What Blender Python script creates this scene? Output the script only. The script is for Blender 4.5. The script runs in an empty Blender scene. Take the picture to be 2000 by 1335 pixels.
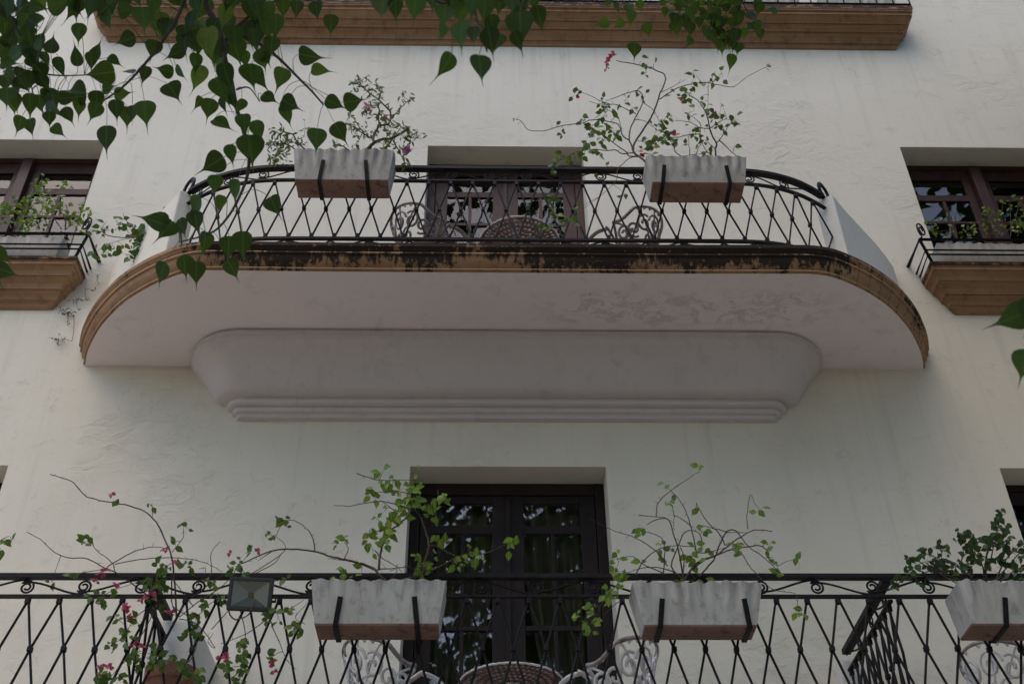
import bpy, bmesh, math, random
from math import sin, cos, pi, radians, sqrt, atan2
from mathutils import Vector, Matrix, noise
V = Vector
random.seed(7)
S = bpy.context.scene
COL = S.collection

# ---------------------------------------------------------------- camera
FPX = 2260.0
CAM = V((-0.1587, -7.4443, 1.6))
YAW, PITCH, ROLL = radians(1.5313), radians(39.5236), radians(-0.6996)
FW = V((sin(YAW)*cos(PITCH), cos(YAW)*cos(PITCH), sin(PITCH)))
_r = V((cos(YAW), -sin(YAW), 0)); _u = _r.cross(FW)
RT = _r*cos(ROLL) + _u*sin(ROLL)
UP = -_r*sin(ROLL) + _u*cos(ROLL)
cd = bpy.data.cameras.new("camera"); cam = bpy.data.objects.new("camera", cd); COL.objects.link(cam)
cam.matrix_world = Matrix(((RT.x, UP.x, -FW.x, CAM.x), (RT.y, UP.y, -FW.y, CAM.y), (RT.z, UP.z, -FW.z, CAM.z), (0, 0, 0, 1)))
cd.sensor_width = 36.0; cd.lens = FPX/2000*36.0
cd.clip_start = 0.05; cd.clip_end = 2000
cd.dof.use_dof = True; cd.dof.focus_distance = 8.3; cd.dof.aperture_fstop = 4.0
S.camera = cam

# ---------------------------------------------------------------- world, sun, exposure
W = bpy.data.worlds.new("World"); S.world = W; W.use_nodes = True
nt = W.node_tree; bg = nt.nodes["Background"]
sky = nt.nodes.new("ShaderNodeTexSky"); sky.sky_type = 'NISHITA'; sky.sun_disc = False
SUN_EL, SUN_AZ = radians(56), radians(207)       # azimuth clockwise from +Y: high, from the front left
sky.sun_elevation = SUN_EL; sky.sun_rotation = SUN_AZ
sky.dust_density = 2.2; sky.air_density = 1.0
hs = nt.nodes.new("ShaderNodeHueSaturation"); hs.inputs['Saturation'].default_value = 1.5
nt.links.new(sky.outputs[0], hs.inputs['Color']); nt.links.new(hs.outputs[0], bg.inputs[0])
bg.inputs[1].default_value = 0.15
sd = bpy.data.lights.new("sun", 'SUN'); sun = bpy.data.objects.new("sun", sd); COL.objects.link(sun)
sd.energy = 0.5; sd.angle = radians(80); sd.color = (1.0, 0.985, 0.965)
sdir = V((sin(SUN_AZ)*cos(SUN_EL), cos(SUN_AZ)*cos(SUN_EL), sin(SUN_EL)))
sun.rotation_euler = sdir.to_track_quat('Z', 'Y').to_euler()
S.view_settings.view_transform = 'Standard'; S.view_settings.look = 'None'
S.view_settings.exposure = 0.82; S.view_settings.gamma = 1.0
S.cycles.max_bounces = 8; S.cycles.transparent_max_bounces = 16

# ---------------------------------------------------------------- sight-line helpers (photograph measured in 2000 x 1335)
def ray(x, y): return RT*((x-1000)/FPX) - UP*((y-667.5)/FPX) + FW
def atY(x, y, Y):
    d = ray(x, y); return CAM + d*((Y-CAM.y)/d.y)
def atZ(x, y, Z):
    d = ray(x, y); return CAM + d*((Z-CAM.z)/d.z)
def in_view(p, m=60):
    d = p-CAM; z = d.dot(FW)
    return z > 0 and abs(d.dot(RT)/z*FPX) < 1000+m and abs(d.dot(UP)/z*FPX) < 668+m
def atD(x, y, D): return CAM + ray(x, y)*D

# ---------------------------------------------------------------- object helpers
def tag(o, label=None, cat=None, group=None, kind=None):
    if label: o['label'] = label
    if cat: o['category'] = cat
    if group: o['group'] = group
    if kind: o['kind'] = kind
    return o
def empty(name, loc, label, cat, group=None, rz=0):
    o = bpy.data.objects.new(name, None); COL.objects.link(o)
    o.location = loc; o.rotation_euler = (0, 0, rz); o.empty_display_size = .1
    return tag(o, label, cat, group)
class MB:
    def __init__(s): s.v = []; s.f = []; s.uv = {}
    def quadstrip(s, rows, close_u=False, close_v=False):
        b = len(s.v); n = len(rows[0])
        for r in rows: s.v += [tuple(p) for p in r]
        m = len(rows)
        for i in range(m if close_v else m-1):
            for j in range(n if close_u else n-1):
                a = b+i*n+j; a2 = b+i*n+(j+1) % n; c = b+((i+1) % m)*n+j; c2 = b+((i+1) % m)*n+(j+1) % n
                s.f.append((a, a2, c2, c))
    def poly(s, pts):
        b = len(s.v); s.v += [tuple(p) for p in pts]; s.f.append(tuple(range(b, b+len(pts))))
    def box(s, a, b):
        x0, y0, z0 = a; x1, y1, z1 = b; k = len(s.v)
        s.v += [(x0,y0,z0),(x1,y0,z0),(x1,y1,z0),(x0,y1,z0),(x0,y0,z1),(x1,y0,z1),(x1,y1,z1),(x0,y1,z1)]
        for q in ((0,3,2,1),(4,5,6,7),(0,1,5,4),(1,2,6,5),(2,3,7,6),(3,0,4,7)): s.f.append(tuple(k+i for i in q))
    def hexa(s, p):   # 8 points, bottom 4 then top 4
        k = len(s.v); s.v += [tuple(q) for q in p]
        for q in ((0,3,2,1),(4,5,6,7),(0,1,5,4),(1,2,6,5),(2,3,7,6),(3,0,4,7)): s.f.append(tuple(k+i for i in q))
    def tube(s, pts, r, n=6, r2=None, flat=None, caps=True):
        pts = [V(p) for p in pts]
        m = len(pts)
        if m < 2: return
        t0 = (pts[1]-pts[0]).normalized()
        ref = V((0, 0, 1)) if abs(t0.z) < .9 else V((1, 0, 0))
        nrm = t0.cross(ref).normalized()
        rows = []
        for i in range(m):
            t = (pts[min(i+1, m-1)]-pts[max(i-1, 0)])
            if t.length < 1e-9: t = t0
            t.normalize()
            nrm = (nrm - t*nrm.dot(t)).normalized(); bi = t.cross(nrm)
            rr = r if r2 is None else r+(r2-r)*i/(m-1)
            fl = flat or 1.0
            rows.append([pts[i]+nrm*(rr*cos(2*pi*k/n))+bi*(rr*fl*sin(2*pi*k/n)) for k in range(n)])
        s.quadstrip(rows, close_u=True)
        if caps: s.poly(rows[0][::-1]); s.poly(rows[-1])
    def bar(s, a, b, w, h, up=V((0,0,1))):   # rectangular bar
        a = V(a); b = V(b); t = (b-a).normalized()
        x = t.cross(up).normalized(); y = x.cross(t)
        q = [(-1,-1),(1,-1),(1,1),(-1,1)]
        s.hexa([a+x*(w/2*i)+y*(h/2*j) for i, j in q]+[b+x*(w/2*i)+y*(h/2*j) for i, j in q])
    def lathe(s, prof, c=(0,0,0), n=24):
        c = V(c)
        s.quadstrip([[c+V((r*cos(2*pi*k/n), r*sin(2*pi*k/n), z)) for k in range(n)] for r, z in prof], close_u=True)
    def build(s, name, m, parent=None, smooth=False, bevel=0, kind=None):
        me = bpy.data.meshes.new(name); me.from_pydata(s.v, [], s.f)
        bm = bmesh.new(); bm.from_mesh(me)
        if bevel: bmesh.ops.remove_doubles(bm, verts=bm.verts, dist=1e-5)
        bmesh.ops.recalc_face_normals(bm, faces=bm.faces)
        bm.to_mesh(me); bm.free()
        if s.uv:
            ul = me.uv_layers.new(name='blade')
            for lp in me.loops: ul.data[lp.index].uv = s.uv.get(lp.vertex_index, (0, 0))
        if smooth: me.shade_smooth()
        if smooth == 'auto': me.set_sharp_from_angle(angle=radians(40))
        me.materials.append(m)
        o = bpy.data.objects.new(name, me); COL.objects.link(o)
        if bevel:
            md = o.modifiers.new('bevel', 'BEVEL'); md.width = bevel; md.segments = 2; md.limit_method = 'ANGLE'
        if parent: o.parent = parent
        if kind: o['kind'] = kind
        return o
def part(mb, name, m, parent, **k):
    """mesh given in world coordinates, child of an (unrotated or rotated) thing"""
    mw = Matrix.Translation(parent.location) @ parent.rotation_euler.to_matrix().to_4x4() if parent.parent is None else Matrix.Identity(4)
    if parent.parent is None and parent.type == 'EMPTY':
        inv = mw.inverted(); mb.v = [tuple(inv @ V(p)) for p in mb.v]
    else:
        p = parent
        while p.parent: p = p.parent
        if p.type == 'EMPTY':
            inv = (Matrix.Translation(p.location) @ p.rotation_euler.to_matrix().to_4x4()).inverted()
            mb.v = [tuple(inv @ V(q)) for q in mb.v]
    return mb.build(name, m, parent, **k)
def smooth_path(pts, sub=6):
    pts = [V(p) for p in pts]; out = []
    n = len(pts)
    for i in range(n-1):
        p0 = pts[max(i-1, 0)]; p1 = pts[i]; p2 = pts[i+1]; p3 = pts[min(i+2, n-1)]
        for k in range(sub):
            t = k/sub
            out.append(.5*((2*p1)+(p2-p0)*t+(2*p0-5*p1+4*p2-p3)*t*t+(3*p1-p0-3*p2+p3)*t*t*t))
    out.append(pts[-1]); return out
def sweep(mb, path, prof, caps=True):
    """profile (outward offset, z) along a plan path of (x, y); outward is to the right-hand front"""
    n = len(path); rows = []
    for i in range(n):
        d = V(path[min(i+1, n-1)][:2])-V(path[max(i-1, 0)][:2]); d.normalize()
        nn = V((d.y, -d.x)); p = V(path[i][:2])
        rows.append([(p.x+nn.x*o, p.y+nn.y*o, z) for o, z in prof])
    mb.quadstrip(rows)
    if caps: mb.poly(rows[0]); mb.poly(rows[-1][::-1])
    return rows

# ---------------------------------------------------------------- materials
def nmat(name):
    m = bpy.data.materials.new(name); m.use_nodes = True
    n = m.node_tree.nodes; l = m.node_tree.links; b = n['Principled BSDF']
    return m, n, l, b
def coord(n, l, scale=(1,1,1), kind='Object'):
    tc = n.new('ShaderNodeTexCoord'); mp = n.new('ShaderNodeMapping'); mp.inputs['Scale'].default_value = scale
    l.new(tc.outputs[kind], mp.inputs[0]); return mp.outputs[0]
def tex(n, l, vec, scale, detail=6, rough=.6, dist=0):
    t = n.new('ShaderNodeTexNoise'); t.inputs['Scale'].default_value = scale; t.inputs['Detail'].default_value = detail
    t.inputs['Roughness'].default_value = rough; t.inputs['Distortion'].default_value = dist
    l.new(vec, t.inputs['Vector']); return t.outputs['Fac']
def ramp(n, l, fac, stops):
    r = n.new('ShaderNodeValToRGB'); e = r.color_ramp.elements
    while len(e) < len(stops): e.new(.5)
    for el, (p, c) in zip(e, stops):
        el.position = p; el.color = (c, c, c, 1) if isinstance(c, (int, float)) else (*c, 1)
    l.new(fac, r.inputs[0]); return r.outputs[0]
def mix(n, l, fac, a, b, mode='MIX'):
    x = n.new('ShaderNodeMix'); x.data_type = 'RGBA'; x.blend_type = mode
    for s, i in ((fac, 0), (a, 6), (b, 7)):
        if isinstance(s, (int, float)): x.inputs[i].default_value = s
        elif isinstance(s, tuple): x.inputs[i].default_value = (*s, 1)
        else: l.new(s, x.inputs[i])
    return x.outputs[2]
def math_(n, l, op, a, b=None):
    x = n.new('ShaderNodeMath'); x.operation = op
    for i, s in enumerate((a, b)):
        if s is None: continue
        if isinstance(s, (int, float)): x.inputs[i].default_value = s
        else: l.new(s, x.inputs[i])
    return x.outputs[0]
def bump(n, l, b, h, strength, dist=.01):
    x = n.new('ShaderNodeBump'); x.inputs['Strength'].default_value = strength; x.inputs['Distance'].default_value = dist
    l.new(h, x.inputs['Height']); l.new(x.outputs[0], b.inputs['Normal']); return x

def plaster(name, base, tint, rough_patch=True, stain=.35, peel=None, drips=False):
    m, n, l, b = nmat(name)
    c = coord(n, l)
    big = tex(n, l, c, .55, 5, .6, .3)
    mid = tex(n, l, coord(n, l, (2.2, 2.2, 3.6)), 1.6, 8, .68, .5)
    fine = tex(n, l, c, 34, 6, .7)
    trowel = tex(n, l, coord(n, l, (1.2, 1.2, 5)), 3.2, 6, .6, .8)
    col = mix(n, l, ramp(n, l, big, [(.35, 0), (.68, 1)]), base, tint)
    # grime in patches with a shape of their own, and faint old water runs
    spots = ramp(n, l, mid, [(.58, 0), (.76, 1)])
    col = mix(n, l, math_(n, l, 'MULTIPLY', spots, stain), col, tuple(x*.55 for x in base))
    runs = tex(n, l, coord(n, l, (9, 9, .35)), 1.0, 5, .65)
    col = mix(n, l, math_(n, l, 'MULTIPLY', math_(n, l, 'MULTIPLY', ramp(n, l, runs, [(.52, 0), (.70, 1)]), ramp(n, l, big, [(.40, 1), (.62, 0)])), .38), col, tuple(x*.66 for x in base))
    if drips:
        tc0 = n.new('ShaderNodeTexCoord'); s0 = n.new('ShaderNodeSeparateXYZ'); l.new(tc0.outputs['Object'], s0.inputs[0])
        rn = ramp(n, l, tex(n, l, coord(n, l, (7, 7, .22)), 1.0, 6, .7), [(.52, 0), (.72, 1)])
        for z0, z1, ax in ((11.0, 11.8, None), (7.35, 8.1, 3.3)):
            r_ = n.new('ShaderNodeMapRange'); r_.interpolation_type = 'SMOOTHSTEP'; l.new(s0.outputs['Z'], r_.inputs[0]); r_.inputs[1].default_value = z0; r_.inputs[2].default_value = z1
            r2 = n.new('ShaderNodeMapRange'); l.new(s0.outputs['Z'], r2.inputs[0]); r2.inputs[1].default_value = z1+.02; r2.inputs[2].default_value = z1+.05; r2.inputs[3].default_value = 1; r2.inputs[4].default_value = 0
            k = math_(n, l, 'MULTIPLY', math_(n, l, 'MULTIPLY', r_.outputs[0], r2.outputs[0]), rn)
            if ax: k = math_(n, l, 'MULTIPLY', k, math_(n, l, 'GREATER_THAN', math_(n, l, 'ABSOLUTE', s0.outputs['X']), 3.75))
            col = mix(n, l, math_(n, l, 'MULTIPLY', k, .30), col, (.24, .22, .19))
    # hairline cracks
    vo = n.new('ShaderNodeTexVoronoi'); vo.feature = 'DISTANCE_TO_EDGE'; vo.inputs['Scale'].default_value = 1.3
    wv = n.new('ShaderNodeVectorMath'); wv.operation = 'ADD'
    nz = n.new('ShaderNodeTexNoise'); nz.inputs['Scale'].default_value = 3.0; nz.inputs['Detail'].default_value = 6
    l.new(c, nz.inputs['Vector']); l.new(c, wv.inputs[0]); l.new(nz.outputs['Color'], wv.inputs[1]); l.new(wv.outputs[0], vo.inputs['Vector'])
    crack = math_(n, l, 'MULTIPLY', ramp(n, l, vo.outputs['Distance'], [(0, 1), (.006, .7), (.012, 0)]), ramp(n, l, mid, [(.46, 0), (.60, 1)]))
    col = mix(n, l, math_(n, l, 'MULTIPLY', crack, .20 if rough_patch else .06), col, tuple(x*.40 for x in base))
    dots = n.new('ShaderNodeTexVoronoi'); dots.inputs['Scale'].default_value = 1.7; dots.inputs['Randomness'].default_value = 1
    l.new(coord(n, l, (1, 1, .7)), dots.inputs['Vector'])
    dm = ramp(n, l, dots.outputs['Distance'], [(.0, 1), (.021, 1), (.026, 0)])
    col = mix(n, l, math_(n, l, 'MULTIPLY', dm, .55), col, (.06, .055, .05))
    if peel:      # flaking paint in one region of the sheet
        tc = n.new('ShaderNodeTexCoord'); sp = n.new('ShaderNodeSeparateXYZ'); l.new(tc.outputs['Object'], sp.inputs[0])
        mk = None
        for ax, p in zip('XY', peel):
            r_ = n.new('ShaderNodeMapRange'); r_.interpolation_type = 'SMOOTHSTEP'; l.new(sp.outputs[ax], r_.inputs[0]); r_.inputs[1].default_value = p[0]; r_.inputs[2].default_value = p[1]
            r2 = n.new('ShaderNodeMapRange'); r2.interpolation_type = 'SMOOTHSTEP'; l.new(sp.outputs[ax], r2.inputs[0]); r2.inputs[1].default_value = p[2]; r2.inputs[2].default_value = p[3]; r2.inputs[3].default_value = 1; r2.inputs[4].default_value = 0
            q = math_(n, l, 'MULTIPLY', r_.outputs[0], r2.outputs[0]); mk = q if mk is None else math_(n, l, 'MULTIPLY', mk, q)
        f1 = tex(n, l, coord(n, l, (1, 1.6, 1)), 5.5, 9, .72, 1.2)
        pm = math_(n, l, 'MULTIPLY', mk, ramp(n, l, f1, [(.50, 0), (.56, .9), (.60, .25), (.66, .8), (.72, .3)]))
        col = mix(n, l, math_(n, l, 'MULTIPLY', pm, .42), col, (.22, .19, .17))
    l.new(col, b.inputs['Base Color']); b.inputs['Roughness'].default_value = .9
    b.inputs['Specular IOR Level'].default_value = .2
    # relief: faint trowel marks, patches of flaking
    patch = ramp(n, l, big, [(.50, 0), (.66, 1)])
    flake = ramp(n, l, mid, [(.42, 0), (.50, .9), (.62, .5), (.7, 1)])
    h = math_(n, l, 'ADD', math_(n, l, 'MULTIPLY', fine, .10), math_(n, l, 'MULTIPLY', trowel, .16))
    h = math_(n, l, 'SUBTRACT', h, math_(n, l, 'MULTIPLY', crack, .15))
    if rough_patch: h = math_(n, l, 'ADD', h, math_(n, l, 'MULTIPLY', math_(n, l, 'MULTIPLY', flake, patch), .62))
    bump(n, l, b, h, .7, .014)
    return m
M = {}
M['wall'] = plaster('wall_plaster', (.735, .69, .575), (.69, .642, .53), drips=True)
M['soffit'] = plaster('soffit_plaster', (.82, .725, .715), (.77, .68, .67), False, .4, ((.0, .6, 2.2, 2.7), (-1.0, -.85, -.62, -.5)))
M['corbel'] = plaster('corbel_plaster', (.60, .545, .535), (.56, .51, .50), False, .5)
M['wing'] = plaster('wing_plaster', (.72, .70, .63), (.64, .62, .55), False, .5)

def cornice_mat(name, streaks, zr=()):
    m, n, l, b = nmat(name)
    c = coord(n, l)
    big = tex(n, l, c, 1.8, 6, .65)
    col = mix(n, l, ramp(n, l, big, [(.3, 0), (.7, 1)]), (.28, .155, .080), (.40, .245, .138))
    grime = tex(n, l, coord(n, l, (4, 4, 3.2)), 2.5, 9, .72)
    col = mix(n, l, math_(n, l, 'MULTIPLY', ramp(n, l, grime, [(.50, 0), (.68, 1)]), .55), col, (.085, .045, .026))
    tc = n.new('ShaderNodeTexCoord'); sp = n.new('ShaderNodeSeparateXYZ'); l.new(tc.outputs['Object'], sp.inputs[0])
    def rng(src, a, b_, c_, d, smooth=True):
        mr = n.new('ShaderNodeMapRange'); l.new(src, mr.inputs[0])
        if smooth: mr.interpolation_type = 'SMOOTHSTEP'
        for i, v in enumerate((a, b_, c_, d)): mr.inputs[i+1].default_value = v
        return mr.outputs[0]
    add = lambda x, y: math_(n, l, 'ADD', x, y); mul = lambda x, y: math_(n, l, 'MULTIPLY', x, y)
    if streaks:
        s1 = tex(n, l, coord(n, l, (26, 26, .7)), 1.0, 6, .72)
        s2 = tex(n, l, coord(n, l, (1.9, 1.9, .3)), 1.0, 3, .6)
        s = add(mul(s1, .95), mul(s2, .95))
        s = add(s, rng(sp.outputs['Z'], 7.47, 7.70, -.21, .21, False))          # the top is blackest
        s = add(s, rng(sp.outputs['X'], -2.5, -1.75, -.30, .04))                # left curve repainted
        s = add(s, rng(sp.outputs['X'], 2.35, 2.75, 0, -.20))
        for zc_ in (7.492, 7.604, 7.655):                                       # rubbed noses of the moulding
            d = math_(n, l, 'ABSOLUTE', math_(n, l, 'SUBTRACT', sp.outputs['Z'], zc_))
            s = add(s, rng(d, .003, .007, -.10, 0))
        d2 = math_(n, l, 'ABSOLUTE', math_(n, l, 'SUBTRACT', sp.outputs['Z'], 7.604))
        col = mix(n, l, rng(d2, .004, .009, .55, 0), col, (.52, .34, .19))
        d3 = math_(n, l, 'ABSOLUTE', math_(n, l, 'SUBTRACT', sp.outputs['Z'], 7.491))
        col = mix(n, l, rng(d3, .004, .009, .5, 0), col, (.50, .33, .19))
        blk = ramp(n, l, s, [(.82, 0), (.91, 1)])
        col = mix(n, l, mul(blk, .93), col, (.011, .008, .007))
        # open joints round the right-hand curve
        ang = math_(n, l, 'ARCTAN2', sp.outputs['Y'], math_(n, l, 'SUBTRACT', sp.outputs['X'], 2.05))
        fr = math_(n, l, 'FRACT', mul(ang, 9.5))
        jn = mul(mul(rng(fr, .0, .10, 1, 0), rng(sp.outputs['X'], 2.45, 2.7, 0, 1)), .85)
        col = mix(n, l, jn, col, (.02, .013, .01))
    if zr:      # black grime along the top fillet
        g2 = tex(n, l, coord(n, l, (6, 6, 14)), 1.5, 7, .7)
        k = mul(rng(sp.outputs['Z'], zr[0], zr[1], 0, 1), ramp(n, l, g2, [(.36, 0), (.5, 1)]))
        col = mix(n, l, mul(k, .92), col, (.012, .010, .008))
    # lichen-grey bloom and chips
    chips = tex(n, l, c, 28, 5, .7)
    col = mix(n, l, mul(ramp(n, l, chips, [(.62, 0), (.68, 1)]), .5), col, (.38, .29, .21))
    l.new(col, b.inputs['Base Color']); b.inputs['Roughness'].default_value = .85; b.inputs['Specular IOR Level'].default_value = .3
    bump(n, l, b, add(tex(n, l, c, 40, 6, .7), mul(grime, 1.5)), .45, .006)
    return m
M['cornice'] = cornice_mat('stained_cornice', True)
M['ledge'] = cornice_mat('terracotta_paint', False, (8.405, 8.425))
M['top_ledge'] = cornice_mat('terracotta_paint_top', False, (12.10, 12.118))

def simple(name, col, rough=.5, metal=0, col2=None, sc=6, bs=0, bscale=30, spec=.5):
    m, n, l, b = nmat(name)
    b.inputs['Roughness'].default_value = rough; b.inputs['Metallic'].default_value = metal
    b.inputs['Specular IOR Level'].default_value = spec
    c = coord(n, l)
    if col2:
        f = tex(n, l, c, sc, 6, .65)
        l.new(mix(n, l, ramp(n, l, f, [(.38, 0), (.66, 1)]), col, col2), b.inputs['Base Color'])
    else: b.inputs['Base Color'].default_value = (*col, 1)
    if bs: bump(n, l, b, tex(n, l, c, bscale, 5, .6), bs, .004)
    return m
M['iron'] = simple('black_iron', (.005, .005, .007), .55, 0, (.017, .010, .008), 18, .5, 70, .18)
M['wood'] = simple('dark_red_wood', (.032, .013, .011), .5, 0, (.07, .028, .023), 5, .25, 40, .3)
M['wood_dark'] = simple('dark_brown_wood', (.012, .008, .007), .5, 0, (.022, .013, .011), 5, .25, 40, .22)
M['dark'] = simple('unlit_room', (.012, .011, .010), .9)
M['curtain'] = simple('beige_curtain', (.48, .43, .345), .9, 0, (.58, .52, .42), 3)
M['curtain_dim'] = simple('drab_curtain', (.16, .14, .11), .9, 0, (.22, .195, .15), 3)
M['soil'] = simple('soil', (.035, .022, .014), 1, 0, (.06, .04, .025), 20, .8, 50)
M['terracotta'] = simple('bare_terracotta', (.30, .135, .085), .85, 0, (.19, .085, .055), 9, .5, 40)
M['cast_white'] = simple('white_cast_metal', (.76, .76, .76), .45, 0, (.56, .53, .51), 18, .4, 60)
M['cast_rust'] = simple('rusty_underside', (.12, .072, .060), .75, 0, (.25, .20, .18), 16, .4, 60)
M['rim_worn'] = simple('worn_rim', (.40, .36, .34), .6, 0, (.13, .065, .05), 9, .4, 60)
M['cast_grey'] = simple('weathered_cast_metal', (.30, .26, .24), .6, 0, (.16, .11, .09), 20, .4, 60)
M['bark'] = simple('fig_bark', (.05, .04, .03), .9, 0, (.10, .085, .065), 12, .8, 30)
M['twig'] = simple('thorny_twig', (.055, .03, .022), .8, 0, (.11, .065, .05), 12, .4, 50)
M['paving'] = simple('pale_pavement', (.38, .325, .225), .9, 0, (.31, .265, .185), 1.5, .4, 12)
M['tile'] = simple('balcony_tiles', (.62, .54, .43), .7, 0, (.54, .47, .37), 4, .3, 12)
M['stone'] = simple('dark_stone', (.09, .085, .07), .9, 0, (.05, .048, .04), 2, .8, 8)
M['lamp_black'] = simple('lamp_housing', (.018, .018, .018), .5, 0, (.03, .03, .028), 30)
M['reflector'] = simple('lamp_reflector', (.46, .455, .43), .42, .75)
M['led'] = simple('led_chip', (.24, .19, .07), .5)

def trough_mat():
    m, n, l, b = nmat('whitewashed_trough')
    c = coord(n, l)
    a = tex(n, l, coord(n, l, (7, 7, 1.2)), 1.5, 6, .7)
    col = mix(n, l, ramp(n, l, a, [(.35, 0), (.7, 1)]), (.44, .41, .355), (.54, .505, .445))
    d = tex(n, l, c, 14, 7, .7)
    col = mix(n, l, math_(n, l, 'MULTIPLY', ramp(n, l, d, [(.55, 0), (.72, 1)]), .6), col, (.13, .115, .10))
    e = tex(n, l, coord(n, l, (26, 26, .8)), 1, 4, .6)
    col = mix(n, l, math_(n, l, 'MULTIPLY', ramp(n, l, e, [(.58, 0), (.7, 1)]), .35), col, (.13, .10, .09))
    l.new(col, b.inputs['Base Color']); b.inputs['Roughness'].default_value = .9
    tc = n.new('ShaderNodeTexCoord'); sp = n.new('ShaderNodeSeparateXYZ'); l.new(tc.outputs['Object'], sp.inputs[0])
    mr = n.new('ShaderNodeMapRange'); mr.interpolation_type = 'SMOOTHSTEP'; l.new(sp.outputs['Z'], mr.inputs[0]); mr.inputs[1].default_value = .08; mr.inputs[2].default_value = .27
    alg = ramp(n, l, tex(n, l, coord(n, l, (13, 13, 1.0)), 1.0, 6, .7), [(.38, 0), (.62, 1)])       # algae runs from the rim
    col = mix(n, l, math_(n, l, 'MULTIPLY', math_(n, l, 'MULTIPLY', mr.outputs[0], alg), .75), col, (.15, .14, .12))
    l.new(col, b.inputs['Base Color'])
    bump(n, l, b, d, .35, .006)
    return m
M['trough'] = trough_mat()
def base_mat():
    m, n, l, b = nmat('stained_terracotta')
    c = coord(n, l)
    d = tex(n, l, c, 10, 8, .72)
    col = mix(n, l, ramp(n, l, tex(n, l, c, 3, 4, .6), [(.3, 0), (.7, 1)]), (.165, .092, .070), (.25, .155, .12))
    col = mix(n, l, math_(n, l, 'MULTIPLY', ramp(n, l, d, [(.53, 0), (.66, 1)]), .9), col, (.06, .03, .022))
    l.new(col, b.inputs['Base Color']); b.inputs['Roughness'].default_value = .9
    bump(n, l, b, d, .3, .006); return m
M['trough_base'] = base_mat()

def glass_mat(name='window_glass', ior=1.6):
    m, n, l, b = nmat(name); n.remove(b)
    out = n['Material Output']
    tr = n.new('ShaderNodeBsdfTransparent'); tr.inputs[0].default_value = (.90, .91, .90, 1)
    gl = n.new('ShaderNodeBsdfGlossy'); gl.inputs['Roughness'].default_value = .015
    fr = n.new('ShaderNodeFresnel'); fr.inputs['IOR'].default_value = ior
    mx = n.new('ShaderNodeMixShader'); l.new(fr.outputs[0], mx.inputs[0]); l.new(tr.outputs[0], mx.inputs[1]); l.new(gl.outputs[0], mx.inputs[2])
    l.new(mx.outputs[0], out.inputs['Surface']); return m
M['glass'] = glass_mat(); M['lens'] = glass_mat('lamp_lens', 1.22)

def leaf_mat(name, dark, light, transl, rough=.42, alt=None):
    m, n, l, b = nmat(name)
    g = n.new('ShaderNodeNewGeometry')
    stops = ([(0, dark), (.5, tuple(.7*a+.3*b for a, b in zip(dark, light))), (.82, light), (.92, light), (.97, alt)] if alt else [(0, dark), (.75, light)])
    col = ramp(n, l, g.outputs['Random Per Island'], stops)
    c = coord(n, l)
    col = mix(n, l, math_(n, l, 'MULTIPLY', ramp(n, l, tex(n, l, c, 55, 4, .6), [(.45, 0), (.7, 1)]), .35), col, tuple(x*.6 for x in dark))
    # midrib and side veins drawn along each blade
    uv = n.new('ShaderNodeUVMap'); uv.uv_map = 'blade'; sx = n.new('ShaderNodeSeparateXYZ'); l.new(uv.outputs[0], sx.inputs[0])
    av = math_(n, l, 'ABSOLUTE', sx.outputs['Y'])
    side = math_(n, l, 'FRACT', math_(n, l, 'MULTIPLY', math_(n, l, 'SUBTRACT', sx.outputs['X'], math_(n, l, 'MULTIPLY', av, .7)), 8.0))
    vein = math_(n, l, 'MAXIMUM', ramp(n, l, av, [(.0, 1), (.022, .7), (.035, 0)]), math_(n, l, 'MULTIPLY', ramp(n, l, side, [(0, .7), (.10, 0)]), .6))
    col = mix(n, l, math_(n, l, 'MULTIPLY', vein, .55), col, tuple(min(1, x*1.9+.01) for x in light))
    l.new(col, b.inputs['Base Color']); b.inputs['Roughness'].default_value = rough; b.inputs['Specular IOR Level'].default_value = .32
    t = n.new('ShaderNodeBsdfTranslucent')
    l.new(mix(n, l, .5, col, (.20, .30, .02), 'MIX'), t.inputs[0])
    mx = n.new('ShaderNodeMixShader'); mx.inputs[0].default_value = transl
    l.new(b.outputs[0], mx.inputs[1]); l.new(t.outputs[0], mx.inputs[2]); l.new(mx.outputs[0], n['Material Output'].inputs['Surface'])
    return m
M['fig_leaf'] = leaf_mat('fig_leaf', (.008, .018, .007), (.040, .092, .016), .34, .55, (.15, .21, .03))
M['boug_leaf'] = leaf_mat('bougainvillea_leaf', (.045, .095, .022), (.12, .20, .035), .40, .4, (.26, .26, .04))
M['lime_leaf'] = leaf_mat('lime_leaf', (.11, .20, .025), (.27, .38, .05), .42, .4, (.42, .40, .07))
M['bush_leaf'] = leaf_mat('dark_bush_leaf', (.020, .045, .016), (.045, .085, .025), .28, .35, (.12, .13, .03))
M['tiny_leaf'] = leaf_mat('tiny_leaf', (.055, .10, .026), (.12, .19, .045), .35, .45, (.22, .22, .08))
M['shrub_leaf'] = leaf_mat('creeper_leaf', (.025, .075, .018), (.08, .16, .03), .38, .38, (.42, .26, .04))
M['crown_leaf'] = leaf_mat('street_tree_leaf', (.012, .028, .008), (.028, .055, .014), .2, .6)
M['blossom'] = leaf_mat('pink_bract', (.42, .03, .10), (.62, .07, .19), .35, .6)
M['mauve'] = leaf_mat('mauve_bract', (.42, .10, .24), (.55, .17, .33), .35, .6)
M['russet'] = leaf_mat('russet_bract', (.30, .07, .04), (.42, .14, .08), .35, .6)

# ---------------------------------------------------------------- ground
mb = MB(); mb.poly([(-300, -300, 0), (300, -300, 0), (300, 300, 0), (-300, 300, 0)])
tag(mb.build('ground', M['paving']), kind='structure')

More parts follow.
